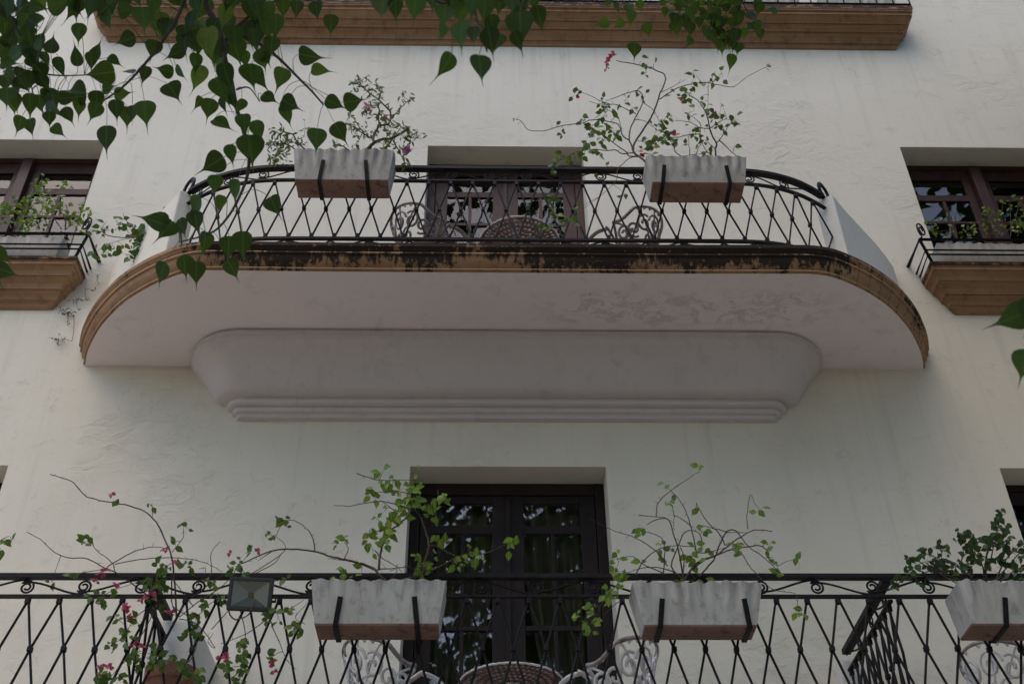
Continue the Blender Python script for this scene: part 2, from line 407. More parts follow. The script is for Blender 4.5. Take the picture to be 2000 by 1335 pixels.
# ---------------------------------------------------------------- the house
house = empty('house', (0, 0, 0), 'whitewashed plaster house front carrying the balconies, doors and windows', 'house')
UD = (-.75, .75, 7.69, 10.20)         # upper door
LD = (-.75, .75, 3.90, 6.508)         # lower door
WX0, WX1 = 3.858, 5.40
WR = (WX0, WX1, 8.60, 10.24); WL = (-WX1, -WX0, 8.60, 10.24)
LR_ = (3.797, 5.34, 4.85, 6.506); LL_ = (-5.34, -3.797, 4.85, 6.506)
OPEN = [UD, LD, WR, WL, LR_, LL_]
RV = .235
def wall():
    mb = MB()
    xs = sorted({-11, 11, *[o[0] for o in OPEN], *[o[1] for o in OPEN]}); zs = sorted({0, 17, *[o[2] for o in OPEN], *[o[3] for o in OPEN]})
    for i in range(len(xs)-1):
        for j in range(len(zs)-1):
            cx, cz = (xs[i]+xs[i+1])/2, (zs[j]+zs[j+1])/2
            if any(o[0] < cx < o[1] and o[2] < cz < o[3] for o in OPEN): continue
            mb.poly([(xs[i], 0, zs[j]), (xs[i+1], 0, zs[j]), (xs[i+1], 0, zs[j+1]), (xs[i], 0, zs[j+1])])
    for x0, x1, z0, z1 in OPEN:
        D = .42
        mb.poly([(x0, 0, z0), (x0, D, z0), (x0, D, z1), (x0, 0, z1)])
        mb.poly([(x1, 0, z0), (x1, 0, z1), (x1, D, z1), (x1, D, z0)])
        mb.poly([(x0, 0, z1), (x0, D, z1), (x1, D, z1), (x1, 0, z1)])
        mb.poly([(x0, 0, z0), (x1, 0, z0), (x1, D, z0), (x0, D, z0)])
    # sides, back and roof so the block is solid
    mb.poly([(-11, 0, 0), (-11, 0, 17), (-11, 9, 17), (-11, 9, 0)]); mb.poly([(11, 0, 0), (11, 9, 0), (11, 9, 17), (11, 0, 17)])
    mb.poly([(-11, 9, 0), (-11, 9, 17), (11, 9, 17), (11, 9, 0)]); mb.poly([(-11, 0, 17), (11, 0, 17), (11, 9, 17), (-11, 9, 17)])
    return mb.build('wall', M['wall'], house)
wall()
# dark rooms behind the openings
for o in OPEN:
    x0, x1, z0, z1 = o; a, b_ = x0-.3, x1+.3; c, d = z0-.02, z1+.25
    mb = MB()
    Y0, Y1 = .425, 2.6
    mb.poly([(a, Y1, c), (a, Y1, d), (b_, Y1, d), (b_, Y1, c)])
    mb.poly([(a, Y0, c), (a, Y0, d), (a, Y1, d), (a, Y1, c)]); mb.poly([(b_, Y0, c), (b_, Y1, c), (b_, Y1, d), (b_, Y0, d)])
    mb.poly([(a, Y0, c), (a, Y1, c), (b_, Y1, c), (b_, Y0, c)]); mb.poly([(a, Y0, d), (b_, Y0, d), (b_, Y1, d), (a, Y1, d)])
    mb.build('room', M['dark'], house)

def glazed_leaf(parent, x0, x1, z0, z1, lights, y, stile, wood, muntin=True, name='door_leaf', mid=None):
    """one leaf: stiles, rails, muntins; lights = list of (z0, z1, columns) panes"""
    mb = MB(); t = .045
    mb.box((x0, y, z0), (x0+stile, y+t, z1)); mb.box((x1-stile, y, z0), (x1, y+t, z1))
    a, b_ = x0+stile, x1-stile
    zz = z1
    panes = []
    for (l0, l1, cols) in lights:
        mb.box((a, y+.003, l1), (b_, y+t-.003, zz)); zz = l0
        w = (b_-a); m_ = .03
        for k in range(1, cols): mb.box((a+w*k/cols-m_/2, y+.004, l0), (a+w*k/cols+m_/2, y+t-.004, l1))
        for k in range(cols):
            p0 = a+w*k/cols+(m_/2 if k else 0); p1 = a+w*(k+1)/cols-(m_/2 if k < cols-1 else 0)
            panes.append((p0, p1, l0, l1))
    mb.box((a, y+.003, z0), (b_, y+t-.003, zz))
    lf = mb.build(name, wood, parent, bevel=.004)
    for p0, p1, l0, l1 in panes:
        g = MB(); g.box((p0+.001, y+.020, l0+.001), (p1-.001, y+.024, l1-.001)); g.build('pane', M['glass'], lf)
    return lf
def door(o, wood, rows, panel):
    x0, x1, z0, z1 = o; e = .002
    f = MB(); fw = .075
    f.box((x0+e, RV, z0), (x0+fw, RV+.09, z1-e)); f.box((x1-fw, RV, z0), (x1-e, RV+.09, z1-e)); f.box((x0+fw, RV+.003, z1-fw-.03), (x1-fw, RV+.087, z1-e))
    d = f.build('balcony_door', wood, house, bevel=.005)
    g = .004
    glazed_leaf(d, x0+fw+g, -g, z0+.01, z1-fw-.034, rows, RV+.012, .115, wood)
    glazed_leaf(d, g, x1-fw-g, z0+.01, z1-fw-.034, rows, RV+.012, .115, wood)
    c = MB(); c.box((-.018, RV-.012, z0+.02), (.018, RV+.011, z1-fw-.05)); c.build('cover_strip', wood, d, bevel=.003)
    h = MB(); h.tube([(.06, RV+.012, z0+1.02), (.06, RV-.03, z0+1.02), (.16, RV-.03, z0+1.0)], .009); h.build('handle', M['iron'], d)
    return d
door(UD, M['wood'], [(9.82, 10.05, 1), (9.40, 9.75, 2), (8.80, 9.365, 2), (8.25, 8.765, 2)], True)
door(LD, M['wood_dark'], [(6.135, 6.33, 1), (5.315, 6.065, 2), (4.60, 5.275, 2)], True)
def window(o, wood, rows, name='window'):
    x0, x1, z0, z1 = o; e = .002; fw = .06; cx = (x0+x1)/2
    f = MB()
    f.box((x0+e, RV, z0+e), (x0+fw, RV+.09, z1-e)); f.box((x1-fw, RV, z0+e), (x1-e, RV+.09, z1-e))
    f.box((x0+fw, RV+.003, z1-fw), (x1-fw, RV+.087, z1-e)); f.box((x0+fw, RV+.003, z0+e), (x1-fw, RV+.087, z0+fw))
    f.box((cx-.05, RV-.055, z0+fw+.002), (cx+.05, RV+.08, z1-fw-.002))
    d = f.build(name, wood, house, bevel=.005)
    for a, b_ in ((x0+fw+.003, cx-.053), (cx+.053, x1-fw-.003)):
        glazed_leaf(d, a, b_, z0+fw+.004, z1-fw-.004, rows, RV+.012, .075, wood, name='window_leaf')
    return d
wrows = [(9.825, 10.04, 1), (9.465, 9.745, 2), (9.10, 9.435, 2), (8.75, 9.07, 2)]
window(WL, M['wood'], wrows); window(WR, M['wood'], wrows)
lrows = [(6.15, 6.33, 1), (5.75, 6.09, 2), (5.35, 5.72, 2), (5.0, 5.32, 2)]
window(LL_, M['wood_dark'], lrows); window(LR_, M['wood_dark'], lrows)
# moulded terracotta ledges below the side windows
LEDGE = [(8.065, .0), (8.067, .012), (8.08, .032), (8.108, .045), (8.112, .062), (8.135, .064), (8.165, .078), (8.188, .105), (8.19, .12), (8.215, .122),
         (8.25, .135), (8.283, .168), (8.285, .184), (8.31, .188), (8.34, .20), (8.365, .226), (8.367, .238), (8.41, .242), (8.414, .254), (8.455, .258), (8.46, .25), (8.46, .0)]
def grooved(prof, zs_, depth=.026, h=.011):
    out = []
    for i, (z, p) in enumerate(prof):
        out.append((z, p))
        for zg in zs_:
            if i+1 < len(prof) and z <= zg < prof[i+1][0]:
                q = prof[i+1][1]; pm = p
                out += [(zg, pm), (zg+.0005, max(.001, pm-depth)), (zg+h-.0005, max(.001, pm-depth)), (zg+h, max(pm, q-.004))]
    return sorted(out, key=lambda a: a[0])
LEDGE = grooved(LEDGE, (8.116, 8.1905, 8.2875, 8.3685, 8.4155))
for sgn, lab in ((-1, None), (1, None)):
    mb = MB(); rows = []
    cx = (WX0+WX1)/2
    for z, p in LEDGE:
        xi = 3.86-.82*p; xo = 2*cx-xi
        rows.append([(sgn*xi, .0, z), (sgn*xi, -p, z), (sgn*cx, -p, z), (sgn*xo, -p, z), (sgn*xo, .0, z)])
    mb.quadstrip(rows)
    mb.build('window_ledge', M['ledge'], house, bevel=.002)

# curtains hanging behind the glass
def curtain(x0, x1, z0, z1, y, label, folds, tie=None, mat='curtain', grp='curtains behind the balcony doors'):
    mb = MB(); n = int(folds*8); rows = []
    for i in range(9):
        t = i/8; z = z1+(z0-z1)*t; row = []
        for k in range(n+1):
            u = k/n
            x = x0+(x1-x0)*u
            if tie:      # drawn to one side lower down
                g = max(0, min(1, t*1.25)); x = x + (tie-x)*.62*g*g
            row.append((x, y+.040*sin(u*folds*2*pi)+.012*sin(u*folds*5.3+t*3), z))
        rows.append(row)
    mb.quadstrip(rows)
    o = mb.build('curtain', M[mat], smooth=True)
    md = o.modifiers.new('thickness', 'SOLIDIFY'); md.thickness = .003
    return tag(o, label, 'curtain', grp)
curtain(-.60, -.06, 7.75, 10.15, .345, 'pleated beige curtain behind left leaf of the upper balcony door', 4)
curtain(.14, .64, 7.75, 10.15, .345, 'pleated beige curtain behind right leaf of the upper balcony door', 4)
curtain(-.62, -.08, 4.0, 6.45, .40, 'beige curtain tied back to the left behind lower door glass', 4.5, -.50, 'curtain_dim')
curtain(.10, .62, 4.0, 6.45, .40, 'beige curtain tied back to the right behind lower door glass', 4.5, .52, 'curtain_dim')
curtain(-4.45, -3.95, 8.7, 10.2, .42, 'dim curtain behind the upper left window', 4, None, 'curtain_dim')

# ---------------------------------------------------------------- main balcony
half = [(0, -1.14), (.7, -1.14), (1.4, -1.141), (2.1, -1.147), (2.28, -1.143), (2.42, -1.112), (2.56, -1.045), (2.70, -.963), (2.86, -.845), (2.98, -.735), (3.10, -.600), (3.20, -.470), (3.29, -.325), (3.37, -.175), (3.435, .0)]
PLAN = [(-x, y) for x, y in half[:0:-1]]+half
PLAN = [tuple(p)[:2] for p in smooth_path([(x, y, 0) for x, y in PLAN], 3)]
balc = empty('curved_balcony', (0, 0, 0), 'long white balcony with rounded ends and black-stained orange edge over the lower door', 'balcony')
mb = MB()
PROF = [(0, 7.469), (.0, 7.480), (.016, 7.484), (.018, 7.494), (.006, 7.499), (.006, 7.508), (.018, 7.522), (.040, 7.546), (.050, 7.580), (.050, 7.592), (.068, 7.597), (.070, 7.609), (.056, 7.614), (.057, 7.624), (.074, 7.640), (.080, 7.648), (.088, 7.652), (.089, 7.683), (.082, 7.690)]
rows = sweep(mb, PLAN, PROF, caps=False)
mb.build('cornice', M['cornice'], balc, smooth='auto')
mb = MB()
pl = [(x, min(y, .0)) for x, y in PLAN]
# underside as strips so that it is one clean sheet
mb.quadstrip([[(x, y, 7.4695) for x, y in pl], [(x*.985 if abs(x) > 2 else x, .0, 7.4695) for x, y in pl]])
mb.build('soffit', M['soffit'], balc)
top = [r[-1] for r in rows]
mb = MB(); mb.quadstrip([[(p[0], p[1], 7.69) for p in top], [(p[0], .0, 7.69) for p in top]])
mb.build('floor_slab', M['tile'], balc)
# curved corbel under the balcony
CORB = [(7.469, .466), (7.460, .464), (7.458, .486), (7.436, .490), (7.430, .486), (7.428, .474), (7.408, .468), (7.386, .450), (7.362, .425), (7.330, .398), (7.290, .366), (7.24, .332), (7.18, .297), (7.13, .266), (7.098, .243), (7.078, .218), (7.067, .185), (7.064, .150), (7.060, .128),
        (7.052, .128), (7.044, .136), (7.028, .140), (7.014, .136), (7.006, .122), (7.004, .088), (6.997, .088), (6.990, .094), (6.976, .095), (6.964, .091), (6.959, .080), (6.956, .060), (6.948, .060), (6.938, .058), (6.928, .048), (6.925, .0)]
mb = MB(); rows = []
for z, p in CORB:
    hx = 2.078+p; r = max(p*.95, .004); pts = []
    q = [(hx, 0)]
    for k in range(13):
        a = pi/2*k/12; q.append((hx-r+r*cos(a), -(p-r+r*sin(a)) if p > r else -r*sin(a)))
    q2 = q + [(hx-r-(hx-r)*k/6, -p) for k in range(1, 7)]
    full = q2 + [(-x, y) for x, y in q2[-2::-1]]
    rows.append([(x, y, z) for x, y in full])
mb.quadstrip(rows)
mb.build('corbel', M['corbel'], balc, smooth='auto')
# curved wing walls closing each end
RAIL = [(0, -1.13), (.8, -1.13), (1.65, -1.13), (1.95, -1.12), (2.15, -1.085), (2.35, -1.015), (2.50, -.932), (2.62, -.85)]
wing = smooth_path([(2.615, -.86, 0), (2.74, -.71, 0), (2.94, -.49, 0), (3.16, -.25, 0), (3.36, .0, 0)], 5)
for sgn in (1, -1):
    mb = MB(); rows = []
    n = len(wing)
    for i, p in enumerate(wing):
        d = (wing[min(i+1, n-1)]-wing[max(i-1, 0)]).normalized(); nn = V((d.y, -d.x, 0))
        a = p+nn*.075; b_ = p-nn*.085
        rows.append([(sgn*a.x, min(a.y, 0), 7.692), (sgn*a.x, min(a.y, 0), 8.595), (sgn*b_.x, min(b_.y, 0), 8.595), (sgn*b_.x, min(b_.y, 0), 7.692)])
    mb.quadstrip(rows, close_u=True); mb.poly(rows[0]); mb.poly(rows[-1])
    mb.build('wing_wall', M['wing'] if sgn > 0 else M['wall'], balc, bevel=.012)

# ---------------------------------------------------------------- railings
class Path:
    def __init__(s, pts, sub=8):
        s.p = smooth_path([(x, y, 0) for x, y in pts], sub); s.L = [0]
        for i in range(1, len(s.p)): s.L.append(s.L[-1]+(s.p[i]-s.p[i-1]).length)
    def at(s, d):
        d = max(0, min(s.L[-1], d))
        for i in range(1, len(s.p)):
            if s.L[i] >= d:
                t = (d-s.L[i-1])/max(1e-9, s.L[i]-s.L[i-1]); return s.p[i-1].lerp(s.p[i], t)
        return s.p[-1]
def scroll_pts(h, kind):
    """one wrought scroll, local (u, v): a spiral with a tail that sweeps away to the right"""
    pts = []
    R = .45*h; cu, cv = 0, .53*h
    for k in range(27):
        a = radians(150) - k*radians(25); r = R*(.26+.74*k/26)
        pts.append((cu+r*cos(a), cv+r*sin(a)))
    u0, v0 = pts[-1]
    # tail from the bottom of the circle up to the other rail
    for k in range(1, 11):
        t = k/10; pts.append((u0+(.33-u0)*t, v0*(1-t)*(1-t)*(1-t)+.02*h*t*(1-t)+(.98*h)*(t*t*(3-2*t))*.98))
    if kind: pts = [(u, h-v) for u, v in pts]
    return pts
def railing(root, path, hand, rail2, bottom, sp, phase, s0, s1, friezes, hw=.052, hh=.030, rb=.0075):
    P = path
    N = max(2, int((s1-s0)/.08)); pts = [P.at(s0+(s1-s0)*k/N) for k in range(N+1)]
    def runner(name, z, w, h_):
        mb = MB(); sweep(mb, [(p.x, p.y) for p in pts], [(-w/2, z-h_/2), (w/2, z-h_/2), (w/2, z+h_/2), (-w/2, z+h_/2), (-w/2, z-h_/2)])
        return mb.build(name, M['iron'], root, smooth='auto')
    runner('handrail', hand, hw, hh); runner('rail', rail2, .028, .016); runner('rail', bottom, .028, .020)
    zt, zb = rail2-.012, bottom+.012; zm = (zt+zb)/2
    k0 = math.ceil((s0-phase)/sp); k1 = math.floor((s1-phase)/sp)
    def pt(k, z, side=0):
        s = phase+k*sp; p = P.at(s); q = P.at(s+.01)-P.at(s-.01); q.normalize(); nn = V((q.y, -q.x, 0))
        return V((p.x, p.y, z))+nn*side
    for k in range(k0-1, k1+1):
        for d in (1, -1):
            a, b_ = (k, k+1) if d == 1 else (k+1, k)
            if not (k0 <= a <= k1) and not (k0 <= b_ <= k1): continue
            ok_a, ok_b = k0 <= a <= k1, k0 <= b_ <= k1
            off = .006*d
            mid = (pt(a, zm)+pt(b_, zm))/2
            jt = lambda q: V((random.uniform(-q, q), random.uniform(-q, q), random.uniform(-q, q)))
            A = pt(a, zt, off)+jt(.003); B = pt(b_, zb, off)+jt(.003); mid = mid+jt(.004)
            if not ok_a: A = V((*P.at(s0 if a < k0 else s1).xy, zm)); 
            if not ok_b: B = V((*P.at(s0 if b_ < k0 else s1).xy, zm))
            m2 = MB()
            if ok_a and ok_b: m2.tube([A, A.lerp(mid, .5), mid, mid.lerp(B, .5), B], rb, 6)
            else: m2.tube([A, A.lerp(B, .5), B], rb, 6)
            bar = m2.build('lattice_bar', M['iron'], root, smooth='auto')
            if d == 1:
                spots = [(mid, .016)] if ok_a and ok_b else []
                if ok_a: spots += [(pt(a, zt-.018), .018), (pt(a, zb+.018), .018)]
                for q, hz in spots:
                    c = MB(); c.box(tuple(q-V((.0145, .016, hz))), tuple(q+V((.0145, .016, hz)))); c.build('collar', M['iron'], bar, bevel=.004)
    for (zlo, zhi, per) in friezes:
        h = zhi-zlo; s = s0+.1; i = 0
        while s < s1-.2:
            L = []
            for u, v in scroll_pts(h, i % 2):
                if s+u*per/.33 > s1: break
                p = P.at(s+u*(per/.33 if u > .05 else 1)); L.append((p.x, p.y, zlo+v))
            m2 = MB(); m2.tube(L, .0048, 5, flat=1.5); m2.build('scroll', M['iron'], root, smooth=True)
            s += per; i += 1
RP = Path([(-x, y) for x, y in RAIL[:0:-1]]+RAIL)
mid_s = RP.L[-1]/2
rail_u = empty('balcony_railing', (0, -1.13, 7.69), 'black wrought iron lattice railing with curled ends on the curved balcony', 'railing')
rail_u.location = (0, 0, 0)
railing(rail_u, RP, 8.612, 8.470, 7.820, .1747, mid_s+.0625, .02, RP.L[-1]-.02, [(8.480, 8.595, .30), (7.692, 7.808, .30)])
for sgn in (1, -1):      # handrail ends curl up over the wing walls
    mb = MB(); e = V((sgn*2.62, -.85, 8.612)); d = V((sgn*.68, .73, 0))
    L = [e-d*.08]
    for k in range(23):
        a = -pi/2+k*2*pi*.92/22; L.append(e+d*(.03+.075*cos(a))+V((0, 0, .085+.078*sin(a))))
    L = smooth_path(L, 2)
    mb.tube(L, .013, 6, flat=1.9); mb.build('end_curl', M['iron'], rail_u, smooth=True)
    mb = MB(); mb.tube([e-d*.02+V((0, 0, -.01)), e+d*.06+V((0, 0, -.012)), e+d*.16+V((0, 0, -.03))], .02, 6, r2=.012); mb.build('wall_anchor', M['iron'], rail_u, smooth=True)

rail_l = empty('balcony_railing', (0, 0, 0), 'black iron lattice railing running straight across the lower storey', 'railing')
LP = Path([(-4.0, -1.20), (-2, -1.2), (0, -1.20), (2, -1.2), (4.0, -1.20)])
LZ = (4.930, 4.800, 4.135)
railing(rail_l, LP, LZ[0], LZ[1], LZ[2], .1836, 4.0+1.376, .02, 7.98, [(4.810, 4.913, .335)], hw=.042, hh=.028, rb=.0076)

# lower balcony
lb = empty('lower_balcony', (0, 0, 0), 'long lower balcony slab below the dark double door', 'balcony')
mb = MB(); mb.box((-8, -1.30, 3.66), (8, .0, 3.90)); mb.build('floor_slab', M['tile'], lb, bevel=.01)
mb = MB(); mb.box((-2.27, -.64, 3.902), (-1.99, .0, 4.93)); mb.build('wing_wall', M['wing'], lb, bevel=.012)
mb = MB(); mb.box((2.20, -.13, 3.902), (2.36, .0, 4.88)); mb.build('wing_wall', M['wing'], lb, bevel=.012)
def divider(x, y0, y1, label, sp=.115):
    root = empty('divider_railing', (x, y0, 3.9), label, 'railing', 'divider railings between the lower balconies'); root.location = (0, 0, 0)
    P = Path([(x, y0), (x, (y0+y1)/2), (x, y1)], 4)
    railing(root, P, LZ[0]-.002, LZ[1]-.002, LZ[2], sp, .06, .01, P.L[-1]-.01, [(4.810, 4.910, .30)], hw=.055, hh=.036, rb=.0085)
divider(2.26, -1.165, -.14, 'black iron divider railing running back to the wall on the right')
divider(-2.17, -1.165, -.65, 'short black iron divider railing in front of left wing wall', .20)

# ---------------------------------------------------------------- third-floor balcony at the top of the picture
tb = empty('top_balcony', (0, 0, 0), 'orange moulded balcony edge crossing the top of the picture', 'balcony')
TOPP = [(11.785, .0), (11.787, .018), (11.812, .034), (11.818, .05), (11.845, .056), (11.875, .078), (11.898, .112), (11.90, .128), (11.93, .142), (11.955, .178), (11.957, .195), (11.985, .205), (12.02, .248), (12.024, .266), (12.068, .272), (12.07, .285), (12.10, .288), (12.105, .296), (12.165, .298), (12.165, .0)]
TOPP = grooved(TOPP, (11.82, 11.9015, 11.9585, 12.0255, 12.0715), .03, .013)
mb = MB(); rows = []
for z, p in TOPP:
    x = 4.152+.62*p; rows.append([(-x, 0, z), (-x, -p, z), (-2, -p, z), (0, -p, z), (2, -p, z), (x, -p, z), (x, 0, z)])
mb.quadstrip(rows); mb.build('cornice', M['top_ledge'], tb, bevel=.002)
tr = empty('balcony_railing', (0, 0, 0), 'thin black railing on the top balcony, mostly above the frame', 'railing')
mb = MB(); mb.tube([(4.34, -.01, 12.215), (4.34, -.275, 12.215), (-4.34, -.275, 12.215), (-4.34, -.01, 12.215)], .016, 4); mb.build('rail', M['iron'], tr)
mb = MB(); mb.tube([(4.34, -.01, 12.95), (4.34, -.275, 12.95), (-4.34, -.275, 12.95), (-4.34, -.01, 12.95)], .018, 4); mb.build('handrail', M['iron'], tr)
for k in range(50):
    x = -4.34+8.68*k/49; mb = MB(); mb.tube([(x, -.275, 12.165), (x, -.275, 12.95)], .008, 5); mb.build('baluster', M['iron'], tr)

# ---------------------------------------------------------------- troughs
def trough(name, x0, x1, zb, zt, yb, yf, flare, label, group, brackets=True, taper=.035, nflute=4.5, flute=.019, hook_z=None):
    """planter box: back at yb, bottom front at yf; the top leans out by flare"""
    cx = (x0+x1)/2
    root = empty(name, (cx, (yb+yf)/2, zb), label, 'planter', group)
    w = (x1-x0)/2; H = zt-zb
    mb = MB(); NR, NC = 12, 72
    # closed ring of points around the box at each height (front fluted near the top)
    rows = []
    seg = []   # (u, side)
    for i in range(NR+1):
        t = i/NR; z = H*t; hw = w+taper*t; yfr = yf-flare*t; row = []
        mid_belly = .010*sin(pi*min(1, t*1.1))
        fl = flute*(lambda q: q*q*(3-2*q))(max(0, min(1, (t-.22)/.42)))
        for k in range(NC+1):
            u = -1+2*k/NC; x = hw*u
            edge = min(1, (1-abs(u))*14)
            wv = fl*(.5+.5*cos(u*nflute*2*pi+1.1*sin(u*5+x0*9)+x0*7))*(.75+.35*sin(u*7+x0*13))*edge
            row.append((x, yfr-(yb+yf)/2-wv-mid_belly*.6, z+(.006*cos(u*nflute*2*pi)*edge if i == NR else 0)+.004*sin(u*5+i)*(1 if i == NR else 0)))
        for k in range(1, 5): row.append((hw+.006*sin(k)*t, yfr-(yb+yf)/2+(yb-yfr)*k/5, z))
        row.append((hw, yb-(yb+yf)/2, z)); row.append((0, yb-(yb+yf)/2, z)); row.append((-hw, yb-(yb+yf)/2, z))
        for k in range(4, 0, -1): row.append((-hw, yfr-(yb+yf)/2+(yb-yfr)*k/5, z))
        rows.append(row)
    # rim and inside
    def inset(row, d, dz):
        out = []
        yc = (yb+yf-flare)/2-(yb+yf)/2
        for x, y, z in row:
            out.append((x*(1-d/(w+taper)), yc+(y-yc)*(1-d/((yb-yf+flare)/2)), z+dz))
        return out
    rows.append(inset(rows[-1], .008, .006)); rows.append(inset(rows[-2], .022, .0)); rows.append(inset(rows[-3], .030, -.05))
    mb.quadstrip(rows, close_u=True)
    body = mb.build('trough_body', M['trough'], root, smooth='auto')
    b = MB(); e = .001
    b.hexa([(-w+.004, yf-(yb+yf)/2+.004, -.012), (w-.004, yf-(yb+yf)/2+.004, -.012), (w-.004, yb-(yb+yf)/2-.002, -.012), (-w+.004, yb-(yb+yf)/2-.002, -.012),
            (-w-.001, yf-(yb+yf)/2-.002, .002), (w+.001, yf-(yb+yf)/2-.002, .002), (w+.001, yb-(yb+yf)/2+.001, .002), (-w-.001, yb-(yb+yf)/2+.001, .002)])
    b.build('trough_base', M['trough_base'], root, bevel=.004)
    s = MB(); s.poly([(x, y, H-.04) for x, y, z in inset(rows[NR], .026, 0)]); s.build('soil', M['soil'], root)
    if brackets:
        for sx in brackets:
            x = sx*w; k = MB(); bw = .030; yo = -(yb+yf)/2; t = .006
            tt = .58
            pts = [(yb+yo+.012, H*.9), (yb+yo+.012, -.018), (yf+yo-.004, -.018), (yf-flare*tt+yo-.022, H*tt)]
            dx = .020*(1 if sx > 0 else -1)
            for a in range(3):
                (ya, za), (yb_, zb_) = pts[a], pts[a+1]
                xa = x+(dx if a < 2 else dx); xb = x+(0 if a == 2 else dx)
                up = V((0, 1, 0)) if a != 1 else V((0, 0, 1))
                k.bar((xa, ya, za), (xb, yb_, zb_), bw, t, up=V((0, (zb_-za), -(yb_-ya))).normalized())
            k.build('bracket', M['iron'], root, bevel=.0015)
    return root
BK = (-.62, .66)
gu = 'whitewashed flower troughs hung on the balcony railings'
trough('flower_trough', -1.645, -.935, 8.225, 8.515, -1.175, -1.365, .045, 'fluted grey-white trough on the upper railing, left of the upper door', gu, (-.42, .50))
trough('flower_trough', 1.098, 1.815, 8.203, 8.445, -1.175, -1.385, .045, 'fluted grey-white trough on the upper railing, right of the upper door', gu, (-.72, .62))
trough('flower_trough', -1.125, -.430, 4.520, 4.765, -1.235, -1.423, .045, 'smooth-faced trough beside the floodlight, bare terracotta below its white side', gu, (-.60, .60), flute=.005)
trough('flower_trough', .730, 1.370, 4.518, 4.757, -1.235, -1.41, .045, 'wavy white trough right of the lower door under a bare thorny plant', gu, (-.66, .80), taper=.055)
trough('flower_trough', 2.580, 3.30, 4.513, 4.752, -1.235, -1.435, .045, 'white trough at the right edge holding the dark bushy shrub', gu, (-.40, .6), taper=.03)
for sgn, lb_ in ((-1, 'fluted trough behind bars below the upper left window'), (1, 'fluted trough behind bars below the upper right window')):
    x0, x1 = (3.80, 5.3) if sgn > 0 else (-5.3, -3.86)
    trough('flower_trough', x0, x1, 8.475, 8.685, -.06, -.215, .03, lb_, 'troughs on the window ledges', None, nflute=8, flute=.013)
for k, (x0, x1, lab) in enumerate(((-2.1, -1.35, 'trough on the top balcony above the hanging fig branch'), (-.95, -.15, 'trough on the top balcony nearest the middle'), (2.42, 3.16, 'grey trough on the top balcony, second from the right end'), (3.44, 4.20, 'pale trough on the top balcony at its right end'))):
    trough('flower_trough', x0, x1, 12.175, 12.45, -.03, -.19, .03, lab, 'troughs on the top balcony', None)

# window-ledge railings
def ledge_rail(sgn, label):
    root = empty('ledge_railing', (0, 0, 0), label, 'railing', 'small railings of the window ledges')
    xi = 3.572; xo = 2*(WX0+WX1)/2-xi; Y = -.345
    def P(x, y, z): return (sgn*x, y, z)
    for z, r in ((8.632, .019), (8.545, .011), (8.508, .011)):
        mb = MB(); mb.tube([P(xi+(8.634-z)*.62, 0, z), P(xi+(8.634-z)*.5, Y+(8.634-z)*.45, z), P(xo-(8.634-z)*.5, Y+(8.634-z)*.45, z), P(xo, 0, z)], r, 4)
        mb.build('rail', M['iron'], root)
    for x in (xi, xo):
        mb = MB(); q = 1 if x == xi else -1
        mb.bar(P(x, Y, 8.64), P(x+.10*q, -.245, 8.455), .024, .012, up=V((0, 1, 0))); mb.build('corner_post', M['iron'], root)
        mb = MB(); L = []
        for k in range(28):
            a = radians(250)-k*radians(23); rr = .018+.062*(1-k/27)
            L.append(P(x+.034*q*1.0+rr*.62*cos(a), Y-.02+rr*.35*cos(a), 8.725+rr*1.15*sin(a)))
        mb.tube([P(x, Y, 8.63)]+L, .008, 5); mb.build('scroll', M['iron'], root, smooth=True)
    return root
ledge_rail(-1, 'black bar railing with a scroll round the upper left window ledge')
ledge_rail(1, 'black bar railing with a scroll round the upper right window ledge')

# ---------------------------------------------------------------- floodlight on the lower railing
fl = empty('floodlight', atY(489, 1159, -1.31), 'square black floodlight with a silvery reflector clamped to lower railing', 'floodlight')
fl.rotation_euler = (radians(16), radians(1), radians(3))
w, h = .126, .094
mb = MB()
for a, b_ in (((-w, -.012, -h), (-w+.022, .03, h)), ((w-.022, -.012, -h), (w, .03, h)), ((-w+.022, -.011, -h), (w-.022, .03, -h+.02)), ((-w+.022, -.011, h-.02), (w-.022, .03, h))): mb.box(a, b_)
mb.hexa([(-w, .03, -h), (w, .03, -h), (w*.7, .085, -h*.7), (-w*.7, .085, -h*.7), (-w, .03, h), (w, .03, h), (w*.7, .085, h*.7), (-w*.7, .085, h*.7)])
mb.build('housing', M['lamp_black'], fl, bevel=.003)
a, b_ = w-.022, h-.02
mb = MB(); o4 = [(-a, -.002, -b_), (a, -.002, -b_), (a, -.002, b_), (-a, -.002, b_)]; i4 = [(-.016, .027, -.014), (.016, .027, -.014), (.016, .027, .014), (-.016, .027, .014)]
for k in range(4): mb.poly([o4[k], o4[(k+1) % 4], i4[(k+1) % 4], i4[k]])
mb.build('reflector', M['reflector'], fl)
mb = MB(); mb.box((-.015, .023, -.013), (.015, .0275, .013)); mb.build('led_chip', M['led'], fl)
mb = MB(); mb.box((-a+.001, -.006, -b_+.001), (a-.001, -.003, b_-.001)); mb.build('lens', M['lens'], fl)
mb = MB(); mb.tube([(-w-.01, .05, 0), (-w-.01, .10, -.02), (w+.01, .10, -.02), (w+.01, .05, 0)], .009, 4); mb.build('yoke', M['lamp_black'], fl)

